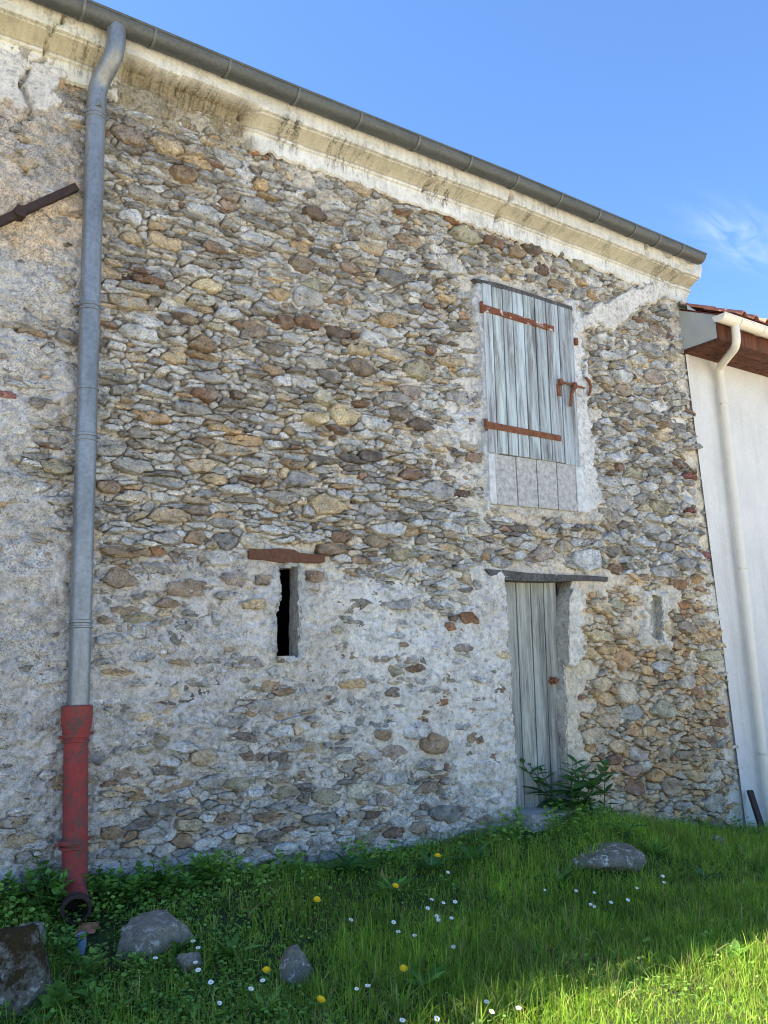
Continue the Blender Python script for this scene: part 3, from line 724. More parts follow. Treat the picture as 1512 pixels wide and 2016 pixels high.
m.add(q, [tuple(range(len(q)))]); m.build('niche_back', M['mortar'], building, cols=(*lin((200, 194, 178)), .1))

# --- cornice
prof = [(-.004, 5.045), (-.028, 5.055), (-.030, 5.165), (-.054, 5.168), (-.060, 5.180), (-.054, 5.192), (-.038, 5.195), (-.048, 5.206), (-.066, 5.216), (-.092, 5.228), (-.122, 5.240), (-.148, 5.249), (-.158, 5.252),
        (-.158, 5.264), (-.188, 5.266), (-.194, 5.274), (-.194, 5.43), (-.02, 5.46)]
pr = []
for (y0, z0), (y1, z1) in zip(prof[:-1], prof[1:]):
    L_ = math.hypot(y1-y0, z1-z0); k = max(1, int(L_/.014))
    pr += [(y0+(y1-y0)*j/k, z0+(z1-z0)*j/k) for j in range(k)]
pr.append(prof[-1]); pr = np.array(pr)
def eave_dz(x): return np.interp(x, [-1, 1.2, 2.7, 5.0, 7.6], [.03, .028, 0.0, -.005, -.065])
xs = np.arange(-0.55, 7.64, .0125); NXc, NPc = len(xs), len(pr)
Xc, K = np.meshgrid(xs, np.arange(NPc), indexing='ij')
Yc = pr[K, 0]; Zc = pr[K, 1]+eave_dz(Xc)
# broken stretch right of the down-pipe, and the crumbled right-hand end
dx_ = Xc+.10*fbm(Xc*6, Zc*6, 71, 3)
dmg = sstep(1.50, 1.62, dx_)*(1-sstep(2.46, 2.62, dx_))*(1-sstep(5.262, 5.282, Zc-eave_dz(Xc)+.03*fbm(Xc*7, Zc*7, 73, 3)))
dmg2 = sstep(7.05, 7.2, dx_)*sstep(-.12, .08, fbm(Xc*6, Zc*6, 75, 3)+.05)
Yc = Yc*(1-.62*dmg) + dmg*(.045*fbm(Xc*11, Zc*11, 77, 4, .65)+.010)
Yc = Yc + dmg2*(.045*np.abs(fbm(Xc*9, Zc*9, 79, 3))) + .004*fbm(Xc*4, Zc*9, 81, 3)+.002*fbm(Xc*30, Zc*30, 82, 2)
Zc = Zc + .006*fbm(Xc*2.2, Zc*0, 83, 3)
# ragged lower edge of the plaster
Zc = Zc + (K <= 2)*(.035*fbm(Xc*9, Xc*0+3, 85, 5, .7)-.004)
Xc = Xc + sstep(7.5, 7.64, Xc)*(.08*fbm(Zc*14, Zc*0, 86, 3)+(.03-.10*sstep(5.0, 5.3, Zc)*0) + (Zc-5.08)*.28)
pcx, pcy = to_px(Xc, Yc, Zc)
ck = np.full(Xc.shape, 9e9)
for ln in (CRACKS[0][:8], [(1007, 378), (1003, 395), (985, 415), (978, 432)], [(470, 235), (474, 210)], [(835, 375), (838, 362), (862, 352)], [(1272, 480), (1275, 500), (1280, 512)]):
    ck = np.minimum(ck, seg_dist(pcx+fbm(pcx/8, pcy/8, 61, 2)*4, pcy+fbm(pcx/8, pcy/8, 67, 2)*4, ln))
Yc = Yc + .07*np.exp(-(ck/2.6)**2)
base = lin((214, 210, 197)); white_ = lin((220, 217, 208)); tan_ = lin((190, 182, 160)); broke = lin((150, 138, 112))
zr = Zc-eave_dz(Xc)
cc = np.where((zr < 5.18)[..., None], white_, np.where((zr < 5.262)[..., None], tan_, base))
cc = cc*(1-dmg[..., None])+broke*dmg[..., None]
cc = np.where((pcx < 230)[..., None], cc*np.array([.98, .96, .88]), cc)
stain = .22+.5*dmg+.25*sstep(.05, .35, fbm(Xc*1.7, Zc*3, 151, 3))
for px, w, s in ((565, 27, 1.), (690, 48, .75), (655, 14, .9), (530, 8, .4), (858, 16, .9), (884, 9, 1.), (912, 10, .7), (1048, 8, .8), (1213, 9, .8), (1272, 20, .5), (395, 40, .9), (190, 46, .9), (150, 40, .7), (1330, 30, .8)):
    stain = np.maximum(stain, s*np.exp(-((pcx+ (pcy-300)*.1 - px)/w)**4)*sstep(5.06, 5.14, zr)*(1-.6*sstep(5.27, 5.29, zr)))
stain = np.maximum(stain, .55*np.exp(-((zr-5.262)/.009)**2))
cols = np.concatenate([cc, np.clip(stain, 0, 1)[..., None]], -1)
idx = np.arange(NXc*NPc).reshape(NXc, NPc)
Q = np.stack([idx[:-1, :-1], idx[1:, :-1], idx[1:, 1:], idx[:-1, 1:]], -1).reshape(-1, 4)
Vc = np.stack([Xc, Yc, Zc], -1).reshape(-1, 3)
# end cap towards the neighbour
endr = idx[-1]; b0 = len(Vc); Vc = np.vstack([Vc, Vc[endr]*np.array([1, 0, 1])+np.array([.0, .3, 0])]); cols = np.vstack([cols.reshape(-1, 4), cols[-1]])
e1 = b0+np.arange(NPc)
Q = np.vstack([Q, np.stack([endr[:-1], e1[:-1], e1[1:], endr[1:]], -1)])
co = mk('cornice', Vc, Q, M['cornice'], building, cols, smooth=True); co.data.set_sharp_from_angle(angle=math.radians(38))

# --- body of the house behind the face: side and back walls, roof
m = MB()
m.box((-9, .02, -.8), (-.56, .5, 5.42)); m.build('wall_extension', M['mortar'], building, cols=(*lin((168, 168, 168)), .8))
m = MB(); m.box((-9, 6.0, -.8), (7.55, 6.4, 5.4)); m.box((-9, .5, -.8), (-8.6, 6.0, 5.4)); m.box((7.12, .44, -.8), (7.52, 6.0, 5.4)); m.box((-9, .22, 5.06), (7.5, .5, 5.40))
m.build('rear_wall', M['white'], building)
m = MB(); m.box((-8.6, .09, 4.96), (7.12, 6.0, 5.03)); m.build('light_block_slab', M['dark'], building)  # unseen slab added to stop sky light leaking in under the roof
m = MB(); m.box((-8.6, 1.0, -.8), (7.12, 1.05, 4.96)); m.build('added_dark_backing', M['dark'], building)  # dark sheet added inside so the slit window looks black
m = MB()
m.add([(-9, -.15, 5.49), (7.58, -.15, 5.45), (7.58, 3.2, 7.6), (-9, 3.2, 7.6), (-9, 6.6, 5.4), (7.58, 6.6, 5.4),
       (-9, -.15, 5.455), (7.58, -.15, 5.41), (7.58, 3.2, 7.5), (-9, 3.2, 7.5), (-9, 6.6, 5.3), (7.58, 6.6, 5.3)],
      [(0,1,2,3), (3,2,5,4), (6,9,8,7), (9,10,11,8), (0,6,7,1), (1,7,8,2), (2,8,11,5), (4,5,11,10), (0,3,9,6), (3,4,10,9)])
m.build('roof', M['tile'], building)

# --- timber lintels
def beam(name, top, bot, Y, d, mat, parent):
    """top/bot: rows of photo points of the upper and lower edge"""
    t = [W(*q, Y) for q in top]; b = [W(*q, Y) for q in bot]; n = len(t); V = []; 
    for y in (0, d):
        V += [p+np.array([0, y+(.008*random.random() if y == 0 else 0), 0]) for p in t]+[p+np.array([0, y, 0]) for p in b]
    F = []
    for k in range(n-1):
        F += [(k, n+k, n+k+1, k+1), (2*n+k, 2*n+k+1, 3*n+k+1, 3*n+k), (k, k+1, 2*n+k+1, 2*n+k), (n+k, 3*n+k, 3*n+k+1, n+k+1)]
    F += [(0, 2*n, 3*n, n), (n-1, 2*n-1, 4*n-1, 3*n-1)]
    return mk(name, np.array(V), F, mat, parent, (1, 1, 1, 1))
beam('door_lintel', [(958,1120),(1000,1123),(1040,1128),(1080,1130),(1120,1132),(1160,1133),(1198,1136)], [(966,1133),(1000,1142),(1040,1144),(1080,1145),(1120,1144),(1160,1143),(1196,1145)], -.02, .24, M['beam'], building)
beam('window_lintel', [(934,547),(980,556),(1030,572),(1080,588),(1126,603)], [(944,556),(980,567),(1030,582),(1080,597),(1128,610)], -.045, .06, M['beam'], building)
bl = beam('slit_lintel', [(490,1083),(520,1081),(550,1079),(580,1082),(590,1088),(640,1093)], [(491,1100),(520,1102),(550,1107),(580,1106),(600,1108),(639,1107)], -.035, .2, None, building)
bl.data.materials.append(m_rust('iron_stained_stone', lin((78, 52, 40)), lin((112, 76, 54))))
m = MB(); a, b = W(543, 1294, -.02), W(586, 1295, -.02)
m.prism([a-np.array([0, 0, .035]), b-np.array([0, 0, .035]), b, a], .095, .008); m.build('slit_sill', M['lichrock'], building)

# --- hayloft shutter
shutter = part('shutter', building, W(955, 900, -.05))
TLs, TRs, BRs, BLs = (949, 557), (1127, 609), (1143, 917), (962, 889)
def lerp2(a, b, t): return (a[0]+(b[0]-a[0])*t, a[1]+(b[1]-a[1])*t)
def planks(parent, TL, TR, BR, BL, seams, Y, d, mat, tint=(.86, 1.08), jag=3, gap=.006):
    for s0, s1 in zip(seams[:-1], seams[1:]):
        g = gap
        j0 = random.uniform(-jag, jag); j1 = random.uniform(-1.2, 1.2); yy = Y+random.uniform(-.004, .004)
        t0, t1 = lerp2(TL, TR, s0+g), lerp2(TL, TR, s1-g); b0, b1 = lerp2(BL, BR, s0+g), lerp2(BL, BR, s1-g)
        q = [W(b0[0], b0[1]+j0, yy), W(b1[0], b1[1]+j0, yy), W(t1[0], t1[1]+j1, yy), W(t0[0], t0[1]+j1, yy)]
        k = random.uniform(*tint); m = MB(); m.prism(q, d, .003)
        m.build('plank', mat, parent, cols=(k, k*random.uniform(.98, 1.01), k*random.uniform(.97, 1.02), 1), origin=sum(q)/4)
planks(shutter, TLs, TRs, BRs, BLs, [0, .105, .22, .33, .45, .575, .70, .835, 1.0], -.052, .03, M['shutter'], (.82, 1.1), 1.2)
def strap(name, p0, p1, wpx, Y, mat, parent, d=.008):
    a, b = W(*p0, Y), W(*p1, Y); h = wpx/2*abs((W(p0[0], p0[1]-5, Y)-W(p0[0], p0[1]+5, Y))[2])/10
    m = MB(); u = np.array([0, 0, h]); n = 8
    for k in range(n):
        t0, t1 = k/n, (k+1)/n; w0 = 1-.12*t0; w1 = 1-.12*t1
        p, q = a+(b-a)*t0, a+(b-a)*t1
        m.add([p-u*w0, q-u*w1, q+u*w1, p+u*w0, p-u*w0+[0, d, 0], q-u*w1+[0, d, 0], q+u*w1+[0, d, 0], p+u*w0+[0, d, 0]], [(0,1,2,3), (0,4,5,1), (3,2,6,7)]+([(0,3,7,4)] if k == 0 else [])+([(1,5,6,2)] if k == n-1 else []))
    for t in (.08, .35, .62, .92):
        p = a+(b-a)*t; m.tube([p+[0, .002, 0], p+[0, -.006, 0]], .011, 8)
    m.tube([a+[-.012, .004, -h*1.6], a+[-.012, .004, h*1.6]], .016, 10)
    return m.build(name, mat, parent, origin=a)
o = strap('hinge_strap', (951, 605), (1091, 648), 13, -.062, M['ruststrap'], shutter); o['label'] = 'rusty strap with white paint remains'
o = strap('hinge_strap', (960, 836), (1105, 863), 13, -.062, M['rust'], shutter); o['label'] = 'plain rusty lower strap'
# sliding bolt with a hanging hasp
Yb = -.075; m = MB()
m.tube([W(1101, 751, Yb), W(1125, 757, Yb), W(1150, 764, Yb)], .011, 8)
for q in ((1104, 752), (1132, 759)):
    p = W(*q, Yb); m.box(p+[-.016, -.012, -.028], p+[.016, .02, .028])
p = W(1103, 766, Yb); m.box(p+[-.02, .012, -.06], p+[.02, .02, .05])
m.tube([W(1131, 757, Yb-.02), W(1130, 764, Yb-.02), W(1125, 776, Yb-.015), W(1124, 790, Yb-.012), W(1123, 799, Yb-.01)], [.012, .02, .017, .014, .016], 8)
m.build('sliding_bolt', M['rust'], shutter, origin=W(1103, 757, Yb))
# boards closing the lower part of the loft opening, each its own board
panel = part('lower_panel', building, W(980, 992, -.025))
planks(panel, (974, 893), (1133, 915), (1137, 1007), (980, 992), [0, .26, .515, .765, 1.0], -.034, .02, M['board'], (.9, 1.1), .6)
for (tl, tr, br, bl_) in (((962, 892), (973, 893), (979, 993), (966, 990)), ((1134, 916), (1146, 919), (1164, 1010), (1139, 1007))):
    q = [W(*p, -.046) for p in (bl_, br, tr, tl)]; m = MB(); m.prism(q, .045, .006)
    m.build('jamb_board', m_plain('whitewashed_jamb', lin((200, 200, 196)), .9, .25, 18, .4), panel, origin=sum(q)/4)

# --- plank door, set back in its opening
door = part('door', building, W(1050, 1600, .11))
planks(door, (975, 1140), (1094, 1140), (1113, 1610), (995, 1610), [0, .335, .575, .79, 1.0], .10, .035, M['door'], (.84, 1.10), 4, .009)
m = MB(); q = [W(1114, 1620, .14), W(1124, 1620, .14), W(1108, 1140, .14), W(1096, 1140, .14)]; m.prism(q, .06); m.build('door_post', M['beam'], building, cols=(1, 1, 1, 1))
m = MB(); p = W(1089, 1340, .09); m.box(p+[-.028, -.012, -.03], p+[.028, .02, .03]); m.tube([p+[-.05, -.004, -.005], p+[.04, -.02, 0]], .009, 8); m.tube([p+[.0, -.01, .0], p+[0, -.04, 0]], .02, 10)
m.build('lock', M['rust'], door, origin=p)
# door step
sp = W(1062, 1618, -.08); m = MB()
rr = []
p0 = np.array([4.86, -.17, -.09]); 
bmq = [(4.84, -.15), (5.05, -.20), (5.32, -.18), (5.60, -.14), (5.62, .2), (4.84, .2)]
top = [(x, y, .075+.012*math.sin(x*7)) for x, y in bmq]; bot = [(x-.0, y-.02 if y < 0 else y, -.25) for x, y in bmq]
m.add(top+bot, [tuple(range(6))]+[(6+k, 6+(k+1) % 6, (k+1) % 6, k) for k in range(6)])
m.build('door_step', M['slab'], building)

# ------------------------------------------------------------------ gutter and pipes of the stone building
def gutter(name, x0, x1, yc, zf, R, mat, label, bands, bandmat, n=14, lip=.010, endcap=True, step=.25):
    t = thing(name, label, 'gutter', (x0, yc, float(zf(x0))))
    xs = np.arange(x0, x1+1e-6, (x1-x0)/max(2, int((x1-x0)/step))); V = []; F = []
    for x in xs:
        z = float(zf(x))
        for k in range(n+1):
            a = math.pi*k/n; V.append((x, yc-R*math.cos(a), z-R*math.sin(a)))
        for k in range(n+1):
            a = math.pi*k/n; V.append((x, yc-(R-.004)*math.cos(a), z-(R-.004)*math.sin(a)))
    st = 2*(n+1)
    for i in range(len(xs)-1):
        for k in range(n):
            F.append((i*st+k, (i+1)*st+k, (i+1)*st+k+1, i*st+k+1)); F.append((i*st+n+1+k, i*st+n+2+k, (i+1)*st+n+2+k, (i+1)*st+n+1+k))
    m = MB(); m.add(V, F)
    for xe in ((x0, x1) if endcap else ()):
        z = float(zf(xe)); P = [(xe, yc-R*math.cos(math.pi*k/n), z-R*math.sin(math.pi*k/n)) for k in range(n+1)]; m.add(P, [tuple(range(n+1))])
    m.build('trough', mat, t, smooth=False, auto=40)
    m = MB(); m.tube([(x, yc-R, float(zf(x))) for x in xs], lip, 8); m.build('lip', mat, t, smooth=True)
    for x in bands:
        m = MB(); z = float(zf(x)); w = .010; R2 = R+.007; V = []
        for dx in (-w, w):
            V += [(x+dx, yc-R2*math.cos(math.pi*k/n), z-R2*math.sin(math.pi*k/n)) for k in range(n+1)]
            V += [(x+dx, yc-(R+.0005)*math.cos(math.pi*k/n), z-(R+.0005)*math.sin(math.pi*k/n)) for k in range(n+1)]
        q = n+1; F = []
        for k in range(n):
            F += [(k, 2*q+k, 2*q+k+1, k+1), (q+k, k, k+1, q+k+1), (2*q+k, 3*q+k, 3*q+k+1, 2*q+k+1)]
        m.add(V, F); m.build('bracket', bandmat, t, auto=40)
    return t
GY, GR = -.265, .078
gz = lambda x: np.interp(x, [-9, 1.2, 2.7, 4.9, 7.6], [5.47, 5.455, 5.432, 5.43, 5.378])
bx = [float(W(px, py, GY-.06)[0]) for px, py in ((165,28),(305,82),(452,140),(588,196),(711,246),(825,292),(928,336),(1020,372),(1106,408),(1182,440),(1252,468),(1300,487),(1345,504))]
bx = [bx[0]-1.1, bx[0]-.55]+bx
gutter('zinc_gutter', -9.0, 7.60, GY, gz, GR, M['gutter'], 'dark grey half-round zinc gutter along the cream cornice', bx, m_metal('zinc_band', lin((94, 96, 92)), lin((114, 116, 112)), .45, .3))

def pipe_thing(name, label, cat, pts, R, mat, n=18, hollow=False):
    t = thing(name, label, cat, pts[-1]); m = MB(); m.tube(pts, R, n); m.build('tube', mat, t, smooth=False, auto=50); return t
def bez(P, k=10):
    """rounded polyline"""
    P = [np.array(p, float) for p in P]; out = [P[0]]
    for a, b, c in zip(P[:-2], P[1:-1], P[2:]):
        r = min(np.linalg.norm(b-a), np.linalg.norm(c-b))*.48
        s = b+(a-b)/np.linalg.norm(a-b)*r; e = b+(c-b)/np.linalg.norm(c-b)*r
        out += [(1-t)**2*s+2*t*(1-t)*b+t*t*e for t in np.linspace(0, 1, k)]
    return out+[P[-1]]
PYp, PR = -.105, .062
pt, pb = W(189, 210, PYp), W(154, 1392, PYp)
xo = float(W(229, 62, GY)[0])
path = bez([(xo, GY, 5.40), (xo, GY, 5.22), tuple(W(193, 168, PYp)), tuple(pt)])+[pt+(pb-pt)*t for t in (.2, .5, .8, 1)]
dp = pipe_thing('zinc_downpipe', 'tall grey zinc downpipe with swan neck on the rubble wall', 'downpipe', path, PR, M['zinc'])
def ring(parent, c, d, R, h, mat, name='collar', n=20):
    c = np.array(c, float); d = np.array(d, float)/np.linalg.norm(d); m = MB()
    m.tube([c-d*h, c-d*h*.6, c+d*h*.6, c+d*h], [R, R+.005, R+.005, R], n); return m.build(name, mat, parent, auto=40, origin=c)
ax = pt-pb
def at_pipe(py):
    # point of the pipe axis at the photo height py
    for t in np.linspace(0, 1, 500):
        p = pt+(pb-pt)*t
        if to_px(*p)[1] >= py: return p
    return pb
for py in (226, 602, 858, 1222):
    c = at_pipe(py); ring(dp, c, ax, PR+.002, .010, M['zinc']); ring(dp, c-np.array([0, 0, .03]), ax, PR+.002, .008, M['zinc'])
    m = MB(); m.box(c+[-PR-.022, -.008, -.008], c+[PR+.022, .008, .008]); m.build('bracket', M['zinc'], dp, origin=c); m = MB(); m.tube([c+[0, PR, 0], c+[0, .15, 0]], .008, 8); m.build('wall_pin', M['zinc'], dp, origin=c)
ring(dp, at_pipe(766), ax, PR+.001, .006, M['zinc'])
m = MB(); c = at_pipe(212)+np.array([-.0, -PR-.002, 0])
m.add([c+[-.022, .004, -.03], c+[.022, .004, -.03], c+[.016, .002, .01], c+[0, 0, .035], c+[-.016, .002, .01], c+[0, -.02, -.03]], [(0, 5, 4), (5, 1, 2), (5, 2, 3, 4)]); m.build('inspection_flap', M['zinc'], dp, origin=c)
# red cast-iron foot
rt, rb = W(152, 1390, PYp), W(147, 1748, PYp)
mouth = W(150, 1792, -.34); 
dirm = mouth-rb
t = thing('cast_iron_drainpipe', 'red painted cast iron drainpipe foot with open rusty mouth', 'drainpipe', rb)
RR = .068; m = MB(); zt = rt[2]
P = [rt+[0, 0, .005], rt, rt-[0, 0, .02], rt-[0, 0, .10], rt-[0, 0, .15], rt-[0, 0, .17]]; m.tube(P, [.080, .088, .088, .086, .072, RR], 22)
m.build('socket', M['redpaint'], t, auto=35, origin=rt)
knee = bez([rt-[0, 0, .17], rb+[0, 0, .0], mouth], 12)
m = MB(); m.tube(knee, RR, 22, cap=False); m.build('tube', M['redpaint'], t, auto=50, origin=rb)
dm = (knee[-1]-knee[-2]); dm /= np.linalg.norm(dm)
m = MB(); m.tube([mouth-dm*.05, mouth-dm*.045, mouth-dm*.004, mouth, mouth+dm*.001], [RR+.001, RR+.010, RR+.010, RR+.006, RR-.006], 22, cap=False); m.build('mouth_rim', M['iron'], t, auto=40, origin=mouth)
m = MB(); nb_ = 22; m.tube([mouth+dm*.001, mouth-dm*.06, mouth-dm*.12, mouth-dm*.121], [RR-.006, RR-.008, RR-.008, .001], nb_, cap=False); m.build('dark_bore', M['dark'], t, origin=mouth)
for py in (1447, 1657):
    for s in np.linspace(0, 1, 400):
        c = rt-np.array([0, 0, s])
        if to_px(*c)[1] > py: break
    ring(t, c, (0, 0, 1), RR+.002, .014, M['redpaint']); ring(t, c-np.array([0, 0, .03]), (0, 0, 1), RR+.002, .008, M['redpaint'])
    m = MB(); m.tube([c+[-RR-.028, .0, -.008], c+[RR+.028, 0, .008]], .009, 8); m.build('bracket', M['redpaint'], t, origin=c); m = MB(); m.tube([c+[0, RR, 0], c+[0, .12, 0]], .01, 8); m.build('wall_pin', M['redpaint'], t, origin=c)

# iron wall tie, wall hook, hinge pin
a, b = W(-60, 464, -.065), W(150, 369, -.065); t = thing('iron_wall_tie', 'dark iron tie bar slanting across the render left of the downpipe', 'tie bar', W(38, 418, -.03))
u = (b-a)/np.linalg.norm(b-a); w = np.cross(u, [0, 1, 0]); h = .024; m = MB(); Vb = []
for p in (a, b):
    for sy, sw in ((-1, -1), (1, -1), (1, 1), (-1, 1)): Vb.append(p+np.array([0, .022*sy, 0])+w*h*sw)
m.add(Vb, [(0,1,2,3), (4,7,6,5), (0,4,5,1), (1,5,6,2), (2,6,7,3), (3,7,4,0)]); m.build('bar', M['iron'], t, origin=(a+b)/2)
c = W(39, 418, -.08); m = MB(); m.tube([c+[0, .06, 0], c+[0, -.03, 0]], [.045, .04], 6); m.build('boss', M['iron'], t, origin=c)
m = MB(); m.tube([W(1151, 746, -.02), W(1154, 744, -.05), W(1160, 751, -.06), W(1163, 760, -.06), W(1162, 770, -.055), W(1159, 779, -.05)], [.014, .014, .015, .014, .012, .010], 8)
tag(m.build('wall_hook', M['rust'], None, origin=W(1155, 748)), 'curved rusty hook fixed in the wall right of the shutter bolt', 'hook')
m = MB(); c = W(1134, 672, -.05); m.tube([c+[0, .05, 0], c+[0, -.01, 0]], [.02, .024], 8); m.tube([c+[0, 0, -.035], c+[0, 0, .03]], .020, 8)
tag(m.build('hinge_pin', M['rust'], None, origin=c), 'short rusty iron pin at the upper right edge of the shutter', 'iron pin')

# ------------------------------------------------------------------ neighbouring house
house = thing('white_house', 'white rendered house with brown eaves adjoining the stone wall', 'house', (9.0, .1, -.5))
NXL = 7.56
m = MB(); m.box((NXL-.3, .035, -.9), (16, .4, 4.5)); m.build('wall', M['white'], house)
m = MB(); m.box((15.6, .4, -.9), (16, 7, 4.5)); m.box((NXL+.1, 6.6, -.9), (15.6, 7, 4.5)); m.build('rear_wall', M['white'], house)
# ragged white render smeared against the stone wall's corner
m = MB(); zs = np.arange(-.6, 4.42, .05); V = []
for z in zs:
    x1 = float(wall_right(z)); k = .05+.05*float(fbm(z*3, 0.3, 91, 4))+.03*float(fbm(z*14, .7, 93, 2))
    V += [(x1-.03, -.004, z), (x1+.02, .0+.01*float(fbm(z*9, 2, 95, 2)), z), (x1+.03+max(k, .01), .037, z)]
m.add(V, [(3*i+a_, 3*i+a_+1, 3*i+a_+4, 3*i+a_+3) for i in range(len(zs)-1) for a_ in (0, 1)])
m.build('render_fillet', M['white'], house, smooth=True)
EY = -.40; rs = .5
zr_ = lambda y: 4.67+(y-EY)*rs
m = MB(); # grey end board of the eaves box
V = [(NXL-.02, EY, 4.42), (NXL-.02, .03, 4.435), (NXL-.02, .03, zr_(.03)), (NXL-.02, EY, zr_(EY))]
m.add(V+[(x+.03, y, z) for x, y, z in V], [(0,1,2,3), (4,7,6,5), (0,4,5,1), (1,5,6,2), (2,6,7,3), (3,7,4,0)]); m.build('eaves_end_board', M['greypanel'], house)
m = MB(); m.box((NXL-.03, EY-.005, 4.385), (NXL+.02, .03, 4.418)); m.build('end_trim', M['brownwood'], house, cols=(.7, .7, .7, 1))
m = MB(); m.box((NXL-.022, EY-.03, 4.40), (16, EY-.002, 4.61)); m.build('fascia', M['brownwood'], house, cols=(1, 1, 1, 1))
for k in range(5):
    y0 = EY+.003+k*.085; m = MB(); m.box((NXL+.022, y0, 4.405+.004*(k % 2)), (16, y0+.078, 4.425)); kk = random.uniform(.75, 1.0); m.build('soffit_board', M['brownwood'], house, cols=(kk, kk, kk, 1))
m = MB(); ys = (EY-.10, 3.4)
m.add([(NXL+.0, ys[0], zr_(ys[0])), (16, ys[0], zr_(ys[0])), (16, ys[1], zr_(ys[1])), (NXL, ys[1], zr_(ys[1])), (16, 7.2, zr_(3.4)-1.9), (NXL, 7.2, zr_(3.4)-1.9)]+
      [(NXL+.0, ys[0], zr_(ys[0])+.02), (16, ys[0], zr_(ys[0])+.02), (16, ys[1], zr_(ys[1])+.02), (NXL, ys[1], zr_(ys[1])+.02), (16, 7.2, zr_(3.4)-1.88), (NXL, 7.2, zr_(3.4)-1.88)],
      [(0,3,2,1), (3,5,4,2), (6,7,8,9), (9,8,10,11), (0,1,7,6), (0,6,9,3), (3,9,11,5), (1,2,8,7), (2,4,10,8), (4,5,11,10)])
roof2 = m.build('roof', m_plain('roof_underlay', lin((96, 52, 44)), .9, .2), house)
m = MB(); m.add([(NXL-.06, -.12, zr_(-.12)+.02), (NXL+.12, -.12, zr_(-.12)+.03), (NXL+.12, .9, zr_(.9)+.06), (NXL-.06, .9, zr_(.9)+.14), (NXL-.06, -.12, zr_(-.12)+.07)], [(0,1,2,3), (0,4,1), (4,3,2,1)]); m.build('flashing', M['greypanel'], house)
# interlocking tiles: pan and roll, shared mesh
tp = [(0, 0), (.105, 0), (.120, .022), (.142, .042), (.165, .046), (.188, .036), (.202, .012), (.206, -.004)]
V = []; TL_ = .40; th = .014
for s in (0, 1):
    for q in (0, 1):
        for (u, v) in tp: V.append((u, s*TL_*.894-(v-q*th)*.447*0, s*TL_*.447+v-q*th))
n = len(tp); F = []
for k in range(n-1):
    F += [(k, k+1, 2*n+k+1, 2*n+k), (n+k, 3*n+k, 3*n+k+1, n+k+1), (k, n+k, n+k+1, k+1), (2*n+k, 2*n+k+1, 3*n+k+1, 3*n+k)]
F += [(0, 2*n, 3*n, n), (n-1, 2*n-1, 4*n-1, 3*n-1)]
first = None
for r in range(3):
    for c_ in range(16):
        x = NXL+.10+c_*.204; y = EY-.16+r*.33
        if first is None:
            first = mk('tile', np.array(V), F, M['tile'], roof2); o = first
        else:
            o = first.copy(); COL.objects.link(o); o.parent = roof2
        o.location = Vector((x, y, zr_(y)+.080+r*.012))-world_loc(roof2)
bx2 = [7.72, 8.12, 8.62, 9.2, 9.9]
g2 = gutter('white_gutter', 7.42, 16, -.52, lambda x: 4.60-.004*(x-7.4), .072, M['pvc'], 'cream plastic gutter under the red tiles of the white house', bx2, M['pvc'], lip=.008)
xo2 = float(W(1447, 640, -.52)[0]); top2 = W(1418, 728, -.04); bot2 = W(1509, 1545, -.04)
path = bez([(xo2, -.52, 4.58), (xo2, -.52, 4.33), tuple(W(1416, 724, -.04)), tuple(top2-np.array([0, 0, .18]))], 8)+[top2+(bot2-top2)*s for s in (.35, .5, .75, 1, 1.12)]
dp2 = pipe_thing('white_downpipe', 'slim cream plastic downpipe on the white house wall', 'downpipe', path, .042, M['pvc'])
for py in (795, 1118, 1482):
    for s in np.linspace(0, 1, 500):
        c = top2+(bot2-top2)*s
        if to_px(*c)[1] > py: break
    ring(dp2, c, (0, 0, 1), .044, .009, M['pvc']); m = MB(); m.box(c+[-.065, -.008, -.008], c+[.065, .008, .008]); m.build('bracket', M['greypanel'], dp2, origin=c)

# leaning iron bar at the foot of the corner
a, b = W(1476, 1556, -.06), W(1512, 1668, -.22); m = MB(); u = (b-a)/np.linalg.norm(b-a); w = np.cross(u, [0, 1, 0]); w /= np.linalg.norm(w); d_ = np.cross(u, w); Vb = []
b = b+u*.25
for p in (a, b):
    for s1, s2 in ((-1, -1), (1, -1), (1, 1), (-1, 1)): Vb.append(p+w*.038*s1+d_*.012*s2)
m.add(Vb, [(0,1,2,3), (4,7,6,5), (0,4,5,1), (1,5,6,2), (2,6,7,3), (3,7,4,0)])
tag(m.build('iron_bar', M['iron'], None, origin=b), 'dark rusty flat iron bar leaning at the foot of the white wall', 'iron bar')

